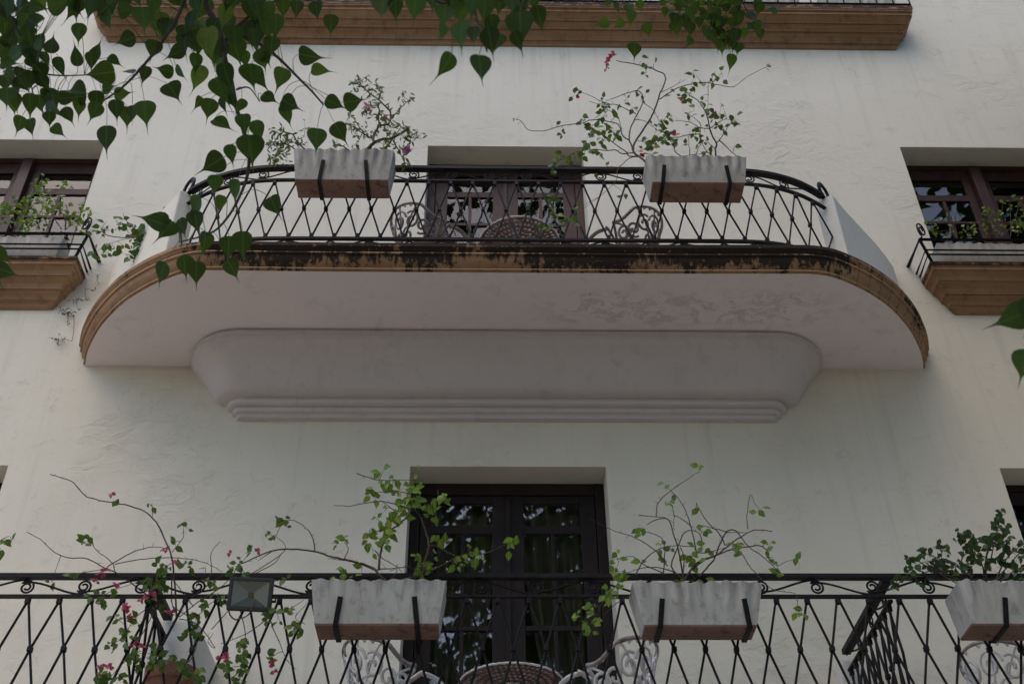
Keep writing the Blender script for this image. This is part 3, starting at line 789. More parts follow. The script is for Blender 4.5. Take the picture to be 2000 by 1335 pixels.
# ---------------------------------------------------------------- garden furniture
def lace_disc(mb, R, z, rings, t=.012, scallop=True, n0=9):
    """perforated plate: cells with round holes"""
    for i in range(rings):
        r0 = R*(.12+.88*i/rings); r1 = R*(.12+.88*(i+1)/rings); n = max(10, int(n0*(i+1.2)))
        for k in range(n):
            a0 = 2*pi*(k+.5*(i % 2))/n; a1 = 2*pi*(k+1+.5*(i % 2))/n
            rm = (r0+r1)/2; am = (a0+a1)/2
            outer = []; inner = []
            for j in range(8):
                th = 2*pi*j/8+pi/8
                ca, sa = cos(th), sin(th); sq = 1/max(abs(ca), abs(sa))
                rr = rm+(r1-r0)/2*ca*sq; aa = am+(a1-a0)/2*sa*sq
                if scallop and i == rings-1 and ca > .3: rr += .012*cos((aa-am)/(a1-a0)*pi)
                outer.append((rr, aa))
                inner.append((rm+(r1-r0)/2*.60*ca, am+(a1-a0)/2*.62*sa))
            P = lambda q, zz: (q[0]*cos(q[1]), q[0]*sin(q[1]), zz)
            for j in range(8):
                j2 = (j+1) % 8
                mb.poly([P(outer[j], z), P(outer[j2], z), P(inner[j2], z), P(inner[j], z)])
                mb.poly([P(outer[j], z+t), P(inner[j], z+t), P(inner[j2], z+t), P(outer[j2], z+t)])
                mb.poly([P(inner[j], z), P(inner[j2], z), P(inner[j2], z+t), P(inner[j], z+t)])
def spiral(c, R, a0, turns, n, f, sgn=1):
    return [f(c[0]+R*(1-.8*k/n)*cos(a0+sgn*turns*2*pi*k/n), c[1]+R*(1-.8*k/n)*sin(a0+sgn*turns*2*pi*k/n)) for k in range(n+1)]
def table(x, y, z0, zt, R, label):
    t = empty('garden_table', (x, y, z0), label, 'table', 'round lace-top garden tables')
    H = zt-z0
    mb = MB(); lace_disc(mb, R, H-.012, 6); mb.build('tabletop', M['cast_rust'], t)
    mb = MB(); n = 40
    L = [((R+.006+.007*abs(sin(k*pi/2.5)))*cos(2*pi*k/100), (R+.006+.007*abs(sin(k*pi/2.5)))*sin(2*pi*k/100), H-.004) for k in range(101)]
    mb.tube(L, .008, 5); mb.build('rim', M['cast_white'], t, smooth=True)
    mb = MB(); mb.lathe([(.0, .10), (.05, .11), (.055, .16), (.028, .20), (.034, .30), (.05, .36), (.030, .42), (.028, H-.16), (.045, H-.12), (.06, H-.05), (.075, H-.02), (.0, H-.015)], n=20); mb.build('pedestal', M['cast_white'], t, smooth=True)
    for k in range(3):
        a = 2*pi*k/3+.5; mb = MB(); f = lambda u, v: (u*cos(a), u*sin(a), v)
        mb.tube(smooth_path([f(.04, .30), f(.12, .26), f(.17, .14), f(.25, .05), f(.29, .015)], 4), .016, 6); mb.build('leg', M['cast_white'], t, smooth=True)
    return t
def chair(x, y, z0, rz, label, tint, scale=1.0):
    """ornate cast chair; seat faces +x local"""
    t = empty('garden_chair', (x, y, z0), label, 'chair', 'ornate cast garden chairs', rz); t.scale = (scale,)*3
    R = .215; SH = .44
    mb = MB(); lace_disc(mb, R, SH, 5, .012, False, 8); mb.build('seat', M['cast_rust'], t)
    mb = MB(); mb.tube([((R+.008)*cos(2*pi*k/40), (R+.008)*sin(2*pi*k/40), SH-.006) for k in range(41)], .014, 6); mb.build('seat_rim', tint, t, smooth=True)
    # back: part of a flaring cylinder around the seat
    def f(th, v):      # th from -1..1 around the back, v height above seat
        a = pi+th*1.75; r = R+.015+.10*v/.42; return (r*cos(a), r*sin(a), SH+v)
    top = lambda th: .43-.20*abs(th)**1.8 if abs(th) < .62 else .43-.20*abs(th)**1.8-.05*sin((abs(th)-.62)/.38*pi)
    mb = MB(); mb.tube([f(-1+2*k/36, top(-1+2*k/36)) for k in range(37)], .012, 6, flat=1.4); mb.build('back_rim', M['cast_grey'] if tint is M['cast_grey'] else M['rim_worn'], t, smooth=True)
    mb = MB()
    for s in (-1, 1):
        for c, r, a0, tn in (((.16, .27), .085, 0, 1.5), ((.42, .22), .075, 2, -1.4), ((.30, .09), .070, 1, 1.4), ((.62, .14), .070, 4, 1.4), ((.82, .10), .06, 2, -1.3), ((.08, .10), .06, 3, -1.3)):
            mb.tube(spiral((0, 0), r, a0, abs(tn), 20, lambda u, v: f(s*(c[0]+u*2.0), min(c[1]+v*1.2, top(c[0])-.005)), 1 if tn > 0 else -1), .0085, 5, flat=1.5)
        mb.tube([f(s*(.02+.20*sin(k/10*pi*.5)), .43*k/10*.97) for k in range(11)], .008, 5)
        mb.tube([f(s*(.52-.26*cos(k/10*pi*.5)), .36*k/10*.95) for k in range(11)], .008, 5)
        mb.tube([f(s*(.98-.3*sin(k/10*pi)), .22*k/10) for k in range(11)], .009, 5)
        for k in range(8):      # beaded lacework under the rim
            th = s*(.08+.11*k); mb.tube([f(th, top(th)-.012), f(th+.03*s, top(th)-.035), f(th+.055*s, top(th)-.012)], .006, 4)
    mb.build('back_scrollwork', tint, t, smooth=True)
    for s in (-1, 1):
        mb = MB(); L = [f(s*(.98), .205)]
        a = pi+s*1.75
        for k in range(12):
            q = k/11; L.append((.10+.20*q, s*(.235+.02*sin(q*pi)), SH+.205-.10*q*q))
        L += [(.31+.03*sin(k/6*pi), s*.235, SH+.10-.035+.035*cos(k/6*pi)) for k in range(7)]
        mb.tube(smooth_path(L, 2), .012, 6, flat=1.5); mb.build('arm', tint, t, smooth=True)
        for fx in (-1, 1):
            mb = MB(); mb.tube(smooth_path([(fx*.14, s*.14, SH-.01), (fx*.17, s*.17, SH-.10), (fx*.15, s*.15, SH-.25), (fx*.19, s*.19, .02)], 4), .017, 6, r2=.011); mb.build('leg', tint, t, smooth=True)
    return t
table(.10, -.46, 7.69, 8.42, .33, 'rust-brown lace-top table behind the middle of the upper railing')
table(.0, -.40, 3.90, 4.60, .32, 'brown lace-top table with white rim in front of the lower door')
chair(-.66, -.62, 7.69, .35, 'grey scrollwork chair left of the table on the upper balcony', M['cast_grey'], .94)
chair(.98, -.60, 7.69, pi-.35, 'grey scrollwork chair right of the table on the upper balcony', M['cast_grey'], .94)
chair(-.74, -.62, 3.90, .45, 'white scrollwork chair left of the table on the lower balcony', M['cast_white'], .94)
chair(.60, -.62, 3.90, pi-.45, 'white scrollwork chair right of the table on the lower balcony', M['cast_white'], .94)
chair(3.13, -.62, 3.90, .4, 'white scrollwork chair behind the railing at the lower right edge', M['cast_white'], .92)
pot = empty('terracotta_pot', (-2.03, -.86, 3.90), 'terracotta flower pot with dark rim beside the left wing wall', 'pot')
mb = MB(); mb.lathe([(.0, 0), (.10, 0), (.135, .50), (.15, .505), (.155, .59), (.14, .592), (.125, .50), (.0, .49)], n=28)
mb.build('pot_body', M['terracotta'], pot, smooth='auto')
mb = MB(); mb.poly([(.12*cos(2*pi*k/20), .12*sin(2*pi*k/20), .55) for k in range(20)]); mb.build('soil', M['soil'], pot)

# ---------------------------------------------------------------- plants
FIG = [(0, .0), (-.01, .12), (.03, .26), (.12, .39), (.26, .445), (.42, .415), (.58, .315), (.72, .19), (.83, .095), (.93, .04), (1.07, .018), (1.32, .003)]
OVATE = [(0, .02), (.12, .20), (.32, .33), (.52, .31), (.75, .18), (1, .0)]
NARROW = [(0, .01), (.25, .16), (.55, .17), (1, 0)]
def leaf(mb, base, tip, nrm, L, outline, fold=.18, bend=.12, width=1.0):
    """leaf blade from base along tip direction, nrm its face"""
    x = tip.normalized(); n = (nrm-x*nrm.dot(x))
    if n.length < 1e-4: n = x.orthogonal()
    n.normalize(); y = n.cross(x); b = len(mb.v); m = len(outline)
    for u, w in outline:
        c = base+x*(L*u)-n*(bend*L*u*u)
        cm = base+x*(L*max(u, 0))-n*(bend*L*u*u)
        k = len(mb.v); mb.uv[k] = (u, 0); mb.uv[k+1] = (u, w); mb.uv[k+2] = (u, -w)
        mb.v += [tuple(cm), tuple(c+y*(L*w*width)+n*(fold*L*w)), tuple(c-y*(L*w*width)+n*(fold*L*w))]
    for i in range(m-1):
        a = b+3*i; c = a+3
        mb.f.append((a, a+1, c+1, c)); mb.f.append((a, c, c+2, a+2))
def rnd(a, b): return random.uniform(a, b)
def depth_field(px, py, A, ph): return A*(sin(px/62+ph)*cos(py/47+1.7*ph)+.45*sin(px/21+py/17+ph))
def bract(mb, c, size):
    for k in range(3):
        a = rnd(0, 2*pi); d = V((cos(a), rnd(-.7, .7), sin(a))); leaf(mb, c, d, V((rnd(-1, 1), -1, rnd(-1, 1))), size*rnd(.8, 1.2), OVATE, .25, .2, 1.25)
def plant(name, cat, label, group, Y, A, stems, clusters, blossoms, lm, lsize, outline, base_r=.006, ph=0, spurs=True, auto=0, bl_mat='blossom', bsize=.032, spread=1.0, stem_m='twig', keep=1.0):
    """stems / clusters measured on the photograph, set on a bushy volume around the plane Y"""
    def P(x, y): return atY(x, y, Y+depth_field(x, y, A, ph))
    b0 = P(*stems[0][0]); root = empty(name, b0, label, cat, group)
    sm = MB(); fm = MB()
    allp = []
    for st in stems:
        wid = 1.0
        pts = list(st)
        if isinstance(pts[-1], (int, float)): wid = pts.pop()
        path = smooth_path([P(*p) for p in pts], 4)
        # a little natural wander
        path = [p+V((rnd(-1, 1), rnd(-1, 1), rnd(-1, 1)))*.0022 for p in path]
        sm.tube(path, base_r*wid, 5, r2=max(.0015, base_r*wid*.42)); allp += path[2:]
        if spurs:
            for i in range(2, len(path)-1, 2):
                if random.random() < .55:
                    d = V((rnd(-1, 1), rnd(-1, 1), rnd(-.3, 1))).normalized(); sm.tube([path[i], path[i]+d*rnd(.015, .045)], .0019, 3, r2=.0006)
        if auto:
            for i in range(2, len(path)):
                for _ in range(auto):
                    if random.random() < .7:
                        d = V((rnd(-1, 1), rnd(-1, 1), rnd(-.8, .9))).normalized(); leaf(fm, path[i], d, V((rnd(-1, 1), rnd(-1, .2), rnd(-1, 1))), lsize*rnd(.6, 1.1), outline)
    for (x, y, n) in clusters:
        n = max(1, round(n*keep))
        c = P(x, y); rad = (2.2+2.6*sqrt(n))*spread
        near = min(allp, key=lambda p: (p-c).length) if allp else c
        if .02 < (near-c).length < .35: sm.tube([near, near.lerp(c, .5)+V((0, 0, .008)), c], .0022, 4, r2=.0012)
        for _ in range(n):
            q = P(x+random.gauss(0, rad*.55), y+random.gauss(0, rad*.55))+V((0, rnd(-.05, .05), 0))
            d = V((rnd(-1, 1), rnd(-.9, .6), rnd(-1.3, .5))).normalized()
            L = lsize*rnd(.6, 1.2)
            if n > 1 and (q-c).length > .02: sm.tube([c, q], .0013, 3, r2=.0008)
            leaf(fm, q, d, V((rnd(-.8, .8), -1, rnd(-.9, .4))), L, outline, rnd(.05, .3), rnd(0, .35))
    part(sm, 'stem', M[stem_m], root, smooth=True)
    if fm.f: part(fm, 'foliage', lm, root, smooth=True)
    for (x, y, n) in blossoms:
        bm_ = MB(); c = P(x, y)
        for _ in range(max(1, round(n*.75))): bract(bm_, c+V((rnd(-.016, .016), rnd(-.016, .016), rnd(-.016, .016))), bsize)
        part(bm_, 'blossom', M[bl_mat], root, smooth=True)
    return root
def zc(x0, y0, s, L, extra=(0, 0)):      # enlarged-view coordinates to photograph coordinates
    return [((x0+p[0]/s, y0+p[1]/s)+tuple(p[2:])) if isinstance(p, tuple) else p for p in L]
def zs(x0, y0, s, LL): return [zc(x0, y0, s, L) for L in LL]
gp = 'bougainvillea plants growing in the railing troughs'

# upper right
a_ = (990, 100, 5.563); b_ = (1230, 100, 5.563)
st = zs(*a_, [[(1500,1200),(1440,1145),(1380,1100),(1385,1000),(1470,870),(1560,730),(1620,600),(1660,470),(1705,370),(1725,300),(1705,250),(1645,220),(1525,170),(1335,130),(1190,105), 2.0],
 [(1440,1145),(1380,1100),(1350,1010),(1325,950),(1350,830),(1400,720),(1460,600),(1480,500),(1430,430),(1360,440),(1240,480),(1120,525), 1.5],
 [(1325,965),(1260,920),(1235,850),(1200,790),(1130,770),(1000,745),(900,750),(820,780),(700,795),(560,820),(450,855),(340,870),(230,855),(180,790),(140,750),(85,735), 1.1],
 [(1380,1100),(1330,1110),(1240,1110),(1180,1075),(1080,1080),(920,1065),(800,1090),(740,1100),(640,1160),(560,1190), 1.1],
 [(1440,1145),(1330,1140),(1290,1090),(1150,990),(1030,910),(920,830),(820,780), 1.2],
 [(1400,680),(1330,645),(1200,585),(1120,580),(1000,575),(895,545), .9], [(1130,580),(1010,540),(900,480),(800,450), .8],
 [(1440,1145),(1340,1160),(1240,1240),(1200,1300),(1190,1400),(1100,1500),(1010,1580), .8], [(1250,850),(1200,700),(1100,640),(1050,560), .7], [(1480,560),(1600,650),(1660,780), .7], [(1390,740),(1500,760),(1640,860), .6]])
st += zs(*b_, [[(325,520),(420,460),(520,400),(640,365),(760,345),(850,340),(950,365),(1090,390),(1150,375),(1280,275),(1480,175), 1.0], [(330,450),(440,400),(600,310), .7],
 [(935,1155),(930,1060),(940,1000),(890,900),(860,800),(840,700),(780,590),(720,520),(640,480), 1.7], [(940,1000),(980,960),(1040,870),(1070,800), 1.1], [(975,970),(1080,1070),(1170,1150), 1.1],
 [(770,900),(640,910),(540,930),(420,940),(300,970),(190,1010), .9], [(770,1000),(765,880),(770,800),(720,740),(640,680), .9], [(860,840),(760,830),(690,790),(600,760),(460,750), .9],
 [(560,1145),(490,1090),(490,1040),(450,980), .9], [(655,1150),(650,1060),(640,980),(650,880), .7], [(700,1150),(760,1030),(800,960), .7], [(900,1140),(830,1080),(790,1000),(770,900), .8],
 [(875,840),(950,780),(1030,740),(1120,750), .8], [(850,340),(852,470),(850,600), .6], [(1120,1100),(1140,1030), .6], [(190,980),(60,975), .6], [(930,1060),(870,1010),(820,960), .7], [(600,1140),(720,1120),(830,1120), .6]])
cl = zc(*a_, [(60,735,1),(545,820,2),(620,860,4),(790,760,4),(760,430,3),(820,430,1),(1040,560,6),(1100,590,4),(1040,650,6),(1050,720,8),(1150,740,3),(950,800,5),(940,890,12),(1060,860,4),(1140,870,8),(1180,920,4),(1030,980,5),(850,1000,5),(880,1070,6),(980,1090,10),(840,1140,2),(740,1160,3),(670,1180,3),(590,1120,4),(560,1200,4),(500,1230,4),(510,1160,3),(1460,110,1),(1600,130,2),(1510,240,3),(1480,180,2),(1420,410,4),(1490,500,3),(1370,620,3),(1230,580,2),(1300,510,2),(1085,1255,2),(960,1300,1)])
cl += zc(*b_, [(930,215,1),(1000,235,3),(880,300,2),(955,270,1),(795,380,2),(440,450,2),(690,230,3),(670,340,2),(1480,170,3),(600,450,8),(660,450,5),(780,490,2),(805,590,2),(830,660,4),(860,630,2),(880,720,3),(1030,650,2),(980,670,3),(1180,740,1),(1110,710,3),(1110,760,6),(980,770,3),(1020,820,3),(900,840,2),(455,690,2),(380,740,5),(640,730,4),(700,840,4),(720,870,2),(250,830,2),(360,850,6),(340,880,4),(380,890,4),(260,930,4),(230,970,5),(170,1020,2),(280,1000,8),(230,1070,6),(390,970,6),(440,980,4),(510,960,4),(600,1010,2),(840,960,2),(770,980,4),(1145,1020,1),(870,1110,5),(810,1110,3),(690,650,2),(160,1070,2)])
cl += [(1220,378,2),(1075,395,7),(1062,385,4),(1130,408,3),(1120,425,5),(1085,425,4),(1075,442,5),(1105,440,5),(1065,448,3)]
bl = zc(*a_, [(1150,40,2),(1120,60,2),(1105,105,2),(1090,140,2),(1085,180,3),(770,485,2),(1450,1095,3)]) + zc(*b_, [(445,890,3),(495,890,2),(915,660,3),(560,520,1)])
plant('bougainvillea', 'plant', 'sprawling bougainvillea with long arching twigs above the upper right trough', gp, -1.27, .07, st, cl, bl, M['boug_leaf'], .056, OVATE, .0048, 1.0)

# upper left
c_ = (510, 140, 6.06)
st = zs(*c_, [[(1250,930),(1330,850),(1430,800),(1540,790),(1640,740),(1750,680), 3.0], [(1330,850),(1330,760),(1370,680),(1400,630),(1390,540),(1400,450),(1370,380), 2.2],
 [(1400,635),(1480,625),(1525,590),(1530,480),(1470,410),(1390,330),(1300,270),(1220,200),(1150,150),(1070,140), 1.9], [(1390,330),(1410,240),(1380,170),(1350,110), .9], [(1530,560),(1620,470),(1700,380),(1770,320), 1.0],
 [(1540,800),(1510,870),(1460,930), 1.8], [(1330,790),(1220,740),(1130,680),(1020,610), 1.2], [(1130,680),(1020,690), .7], [(1190,740),(1140,870), .8], [(1220,740),(1100,560),(1040,490), .9], [(1540,790),(1470,680),(1460,560), .9],
 [(1560,800),(1590,870),(1640,950),(1690,1060),(1800,1130), 1.0], [(1560,580),(1640,640),(1740,700),(1860,780), .9],
 [(530,930),(430,830),(370,740),(290,720),(200,690), 1.5], [(400,920),(300,860),(150,860),(70,930), 1.3], [(330,870),(280,780),(230,740), .8], [(430,800),(510,770), .7], [(1040,930),(950,870), 1.6], [(240,870),(160,1000),(180,1090), .6], [(330,920),(290,960),(200,990),(150,1070), .7], [(900,900),(860,860), .7], [(1370,400),(1280,420),(1240,520), .8], [(480,880),(400,850),(330,790), .9]])
cl = zc(*c_, [(1700,310,5),(1770,320,3),(1100,120,8),(1160,160,5),(1240,120,5),(1380,200,8),(1280,220,6),(1360,390,8),(1250,500,8),(1130,680,9),(1230,700,8),(1560,650,5),(1650,670,7),(1780,760,10),(1860,770,6),(1700,780,8),(1600,740,6),(1450,860,8),(1640,940,7),(1680,990,3),(1700,1110,8),(160,720,8),(110,860,9),(200,900,8),(240,840,8),(300,780,9),(160,1070,9),(120,1010,4),(860,860,6),(520,660,4),(470,870,6),(300,990,5),(220,1050,4),(1380,520,4),(1020,560,4),(1100,860,3),(1500,660,3)])
plant('bougainvillea', 'plant', 'small-leaved gnarled bougainvillea above the upper left trough', gp, -1.27, .06, st, cl, zc(*c_, [(1740,920,6),(1480,545,2),(1265,430,2)]), M['tiny_leaf'], .050, NARROW, .0050, 2.0, auto=2, keep=1.3, bl_mat='mauve', bsize=.045)

# lower, left of the door
d_ = (640, 900, 5.134); f_ = (0, 868, 2.857)
st = zs(*d_, [[(600,1215),(510,1130),(470,1080),(380,1040),(250,1005),(100,970),(0,945),(-140,905),(-360,880),(-540,895),(-720,960),(-860,1030), 1.9], [(510,1090),(520,980),(545,860),(590,750),(660,670),(770,580),(850,480), 1.8],
 [(960,1130),(965,1040),(1000,930),(1015,830),(980,700),(920,540),(850,480), 2.0], [(1010,840),(1110,860),(1310,965),(1400,930), 1.0], [(880,1150),(960,1110),(1080,1080),(1260,985),(1400,930),(1560,930),(1670,890),(1780,835), 1.1],
 [(600,1215),(800,1170),(960,1150), 1.3], [(480,900),(540,970),(690,1055),(750,1120), .8], [(500,1085),(690,1070),(800,1060),(890,1090), .9], [(820,480),(690,430),(540,405),(380,420),(210,450),(60,440), .9], [(290,125),(420,165),(520,190),(810,190),(890,185), .8],
 [(1105,290),(1100,400),(1000,440), 1.0], [(390,740),(550,680),(620,640), .8], [(700,520),(600,440),(540,400), .7], [(820,330),(700,300),(430,320), .8], [(850,480),(800,340),(880,200), .9], [(470,1090),(330,1030),(150,990),(0,975), .8], [(170,970),(205,870),(160,800), .7], [(510,1130),(340,1125),(140,1130), .7], [(600,1215),(700,1090),(620,1100), .6], [(-540,890),(-700,1000), .8], [(-130,905),(-160,740),(-300,610),(-420,590), .9]])
cl = zc(*d_, [(540,140,4),(630,160,3),(540,240,4),(690,230,7),(410,320,6),(460,340,5),(620,290,6),(660,320,4),(830,210,5),(850,270,4),(920,100,2),(790,350,4),(840,400,8),(890,340,8),(900,430,10),(1000,400,10),(1060,430,6),(1170,400,9),(910,320,3),(780,420,6),(680,430,3),(490,580,3),(560,510,2),(660,560,12),(700,500,8),(760,540,8),(640,610,8),(540,650,3),(420,690,5),(395,780,3),(560,730,4),(640,720,5),(570,820,6),(450,890,3),(1030,550,4),(1110,790,6),(1170,820,3),(1050,930,3),(880,960,4),(920,990,3),(830,1000,2),(1420,910,5),(1330,980,6),(1280,1050,5),(1400,1000,3),(1470,970,5),(1820,810,8),(900,1110,8),(960,1070,4),(1030,1100,4),(340,1080,4),(180,1120,4),(90,1220,3),(170,1190,3),(100,1310,3),(90,810,5),(170,770,4)])
plant('bougainvillea', 'plant', 'lime-green bougainvillea climbing in front of the lower door', gp, -1.31, .05, st, cl, [], M['lime_leaf'], .055, OVATE, .0046, 3.1, keep=.7)

# lower, right of the door
e_ = (1150, 900, 3.709)
st = zs(*e_, [[(690,860),(680,820),(650,650),(600,480),(570,420),(490,420),(420,460), 1.4], [(690,860),(780,740),(920,680),(1000,620),(1100,550),(1200,500),(1330,510), 1.5], [(700,840),(800,740),(1000,650),(1150,620),(1240,610),(1290,650),(1300,700),(1370,760), 1.3],
 [(800,830),(900,720),(950,600),(1000,510),(1060,500),(1110,560),(1170,630),(1260,690),(1390,810), 1.3], [(780,660),(750,520),(710,380),(650,270),(570,190), 1.0], [(490,400),(500,310),(570,230),(700,140),(800,75), .9], [(620,400),(600,320), .8], [(750,480),(690,430),(620,400),(620,500), .8],
 [(990,610),(950,530),(860,440),(790,330),(780,300), 1.0], [(690,860),(600,760),(650,610),(700,510),(780,510),(820,560), 1.2], [(540,830),(550,650),(530,560),(450,520),(370,505), .9], [(340,820),(400,720),(500,640),(620,610),(740,620), 1.0], [(570,760),(500,660),(400,590),(300,540),(150,490),(0,410), .9],
 [(560,820),(380,740),(320,690),(180,710), .9], [(1150,490),(1145,400),(1170,240),(1200,310), .7], [(360,390),(560,410), .8], [(1000,510),(880,480),(790,460), .8], [(1100,650),(1150,740),(1220,820),(1330,930),(1500,960),(1505,1070), .7], [(1000,515),(1150,515), .7], [(680,840),(690,700),(660,620), 1.0], [(810,540),(820,640),(740,700), .8],
 [(690,860),(560,780),(400,770),(280,810), 1.0], [(330,930),(300,970),(200,1030),(110,1110), .9], [(660,930),(710,1010),(740,1040), .6], [(690,870),(420,900),(350,950), .6], [(780,660),(860,660),(1000,620), .8], [(930,880),(950,940),(960,1010), .8], [(240,830),(200,900),(100,1020),(40,1200), .7]])
cl = zc(*e_, [(800,75,3),(570,185,3),(610,260,3),(560,320,4),(780,300,3),(1235,350,4),(340,520,6),(380,480,4),(590,640,3),(520,600,4),(530,680,2),(730,690,5),(770,640,5),(775,740,5),(830,510,4),(790,460,2),(1040,620,9),(1060,660,5),(1290,640,5),(1290,580,3),(1350,740,5),(1385,790,5),(1490,710,3),(380,720,3),(150,770,5),(200,680,3),(215,735,2),(210,800,4),(240,830,5),(210,870,8),(130,940,5),(140,990,5),(210,970,6),(30,1030,6),(40,1120,5),(70,1170,5),(10,1230,6),(-60,1060,4),(-90,1120,4),(-20,1180,4),(650,870,8),(680,880,5),(770,850,4),(920,880,3),(940,970,8),(890,1000,5),(970,1070,6),(1500,1100,2),(1535,1120,2),(880,640,2)])
plant('bougainvillea', 'plant', 'thorny half-bare bougainvillea above the trough right of the lower door', gp, -1.31, .05, st, cl, [], M['lime_leaf'], .050, OVATE, .0042, 4.4, keep=.75)

# lower left tangle
st = zs(*f_, [[(985,960),(970,720),(955,620),(920,530),(870,430),(800,370),(700,335),(560,310),(470,280),(410,210),(330,180),(280,165), 1.4], [(900,900),(670,725),(590,690),(490,635),(380,630),(300,595),(220,525),(150,485), 1.1], [(640,700),(620,650),(540,590),(510,540),(470,510), .8],
 [(600,680),(740,600),(850,570),(920,575), .9], [(640,665),(780,640),(920,630),(1050,635),(1150,660),(1240,710), .8], [(960,600),(1020,520),(1020,450), .7], [(850,410),(850,330), .6], [(1180,720),(1180,600),(1230,540), .7], [(960,740),(960,880),(1000,960), 1.1],
 [(1000,970),(1100,1000),(1200,1130),(1160,1100),(1190,1050), .8], [(1500,960),(1380,1050),(1230,1110), .8], [(1500,960),(1530,1040),(1560,1100),(1600,1200),(1650,1250), .8], [(380,730),(540,700),(620,690), .7], [(1080,900),(1000,800),(960,740), .8], [(1400,720),(1590,590),(1540,510), .7], [(1410,725),(1530,660),(1570,605), .8],
 [(970,950),(860,900),(760,960),(700,1050),(640,1110), .8], [(860,930),(780,1080),(700,1200),(600,1310), .8], [(960,900),(1080,960),(1180,880),(1240,850), .8], [(1000,960),(1100,880),(1250,780),(1330,680),(1400,600), .8], [(1040,880),(1160,780),(1290,700), .6], [(1330,880),(1370,1050),(1350,1200),(1330,1330), .8], [(1180,1030),(1300,900),(1420,800),(1600,745), .7], [(1260,870),(1300,970),(1380,950),(1420,880), 1.4], [(870,780),(900,700),(1000,640), .7], [(980,960),(1060,850),(1150,700),(1110,690), .7], [(560,850),(640,810),(780,760), .6],
 [(1100,1100),(1060,1200),(900,1330), .9], [(1460,900),(1560,940),(1700,860), .7], [(1700,1000),(1650,960),(1720,880), .5]])
cl = zc(*f_, [(850,340,2),(1040,460,2),(480,550,2),(470,510,2),(640,320,2),(975,545,2),(560,850,6),(520,870,3),(580,860,3),(640,820,3),(820,770,8),(880,760,6),(920,750,5),(860,860,5),(900,910,4),(940,690,4),(890,660,3),(1060,670,3),(1010,680,3),(690,1050,4),(740,1070,4),(690,1100,4),(650,970,4),(640,1110,5),(760,980,4),(1090,960,6),(1080,1030,6),(1040,1050,4),(1110,1060,4),(1140,900,5),(1200,870,5),(1160,770,3),(1240,850,4),(1370,720,4),(1330,670,6),(1290,690,4),(1400,590,5),(1580,430,6),(1520,510,3),(1600,745,4),(1490,960,6),(1550,950,4),(1620,910,3),(1660,1020,6),(1360,1100,6),(1370,1150,8),(1340,1200,8),(1340,1260,8),(1270,1250,8),(1330,1310,8),(870,1180,7),(900,1230,8),(1000,1220,8),(1050,1260,6),(850,1210,6),(760,1170,7),(740,1200,7),(600,1310,9),(560,1300,6),(680,1310,5),(1100,1290,6),(1060,1290,4),(1510,1190,4),(1190,760,3),(290,760,2),(410,745,2)])
bl = zc(*f_, [(620,280,2),(570,710,4),(530,765,3),(920,590,3),(990,655,2),(840,830,4),(660,785,2),(710,910,5),(730,960,4),(740,1110,4),(790,1120,3),(950,935,2),(570,1230,4),(620,1245,3),(570,1280,3),(1230,1185,3),(1270,1190,2),(1515,1210,4),(1540,1265,2),(1290,620,1),(1450,605,1),(800,860,2)])
plant('bougainvillea', 'plant', 'pink-flowered bougainvillea tangled through the lower left railing beside the floodlight', gp, -1.24, .07, st, cl, bl, M['boug_leaf'], .048, OVATE, .0042, 5.3, bsize=.026, keep=1.3)

# lower right dark bush
g_ = (1300, 868, 2.857)
st = zs(*g_, [[(1790,780),(1790,620),(1850,480),(1870,380), 1.6], [(1700,780),(1650,650),(1700,580),(1720,500), 1.2], [(1760,780),(1640,690),(1540,640),(1430,600), 1.2], [(1640,780),(1480,690),(1380,630),(1340,640), 1.0], [(1830,780),(1900,640),(1980,560), 1.2], [(1780,780),(1760,650),(1680,560),(1630,490), 1.2], [(1720,780),(1560,690),(1420,720),(1310,770), 1.0], [(1800,700),(1830,560),(1810,520), 1.0], [(1700,770),(1560,720),(1470,650),(1380,690), .8], [(1850,780),(1950,700),(2080,640), 1.1], [(1830,780),(1960,620),(2060,520), 1.0]])
cl = zc(*g_, [(1870,380,5),(1840,440,8),(1890,480,10),(1830,520,12),(1890,540,12),(1940,590,10),(1800,560,12),(1720,540,10),(1670,500,9),(1630,490,4),(1680,560,10),(1730,600,12),(1550,580,8),(1500,570,5),(1440,570,4),(1430,600,3),(1560,660,10),(1620,680,12),(1700,660,12),(1800,650,10),(1880,640,12),(1950,660,12),(1980,700,10),(1520,680,7),(1460,680,5),(1380,690,5),(1350,650,3),(1290,730,4),(1300,780,4),(1460,740,4),(1990,600,6),(1340,740,3),(1400,770,3),(2060,600,12),(2080,680,12),(2040,540,8)])
plant('shrub', 'plant', 'dense dark-green bushy shrub in the trough at the lower right edge', None, -1.33, .09, st, cl, [], M['bush_leaf'], .050, OVATE, .0045, 6.6, auto=1)

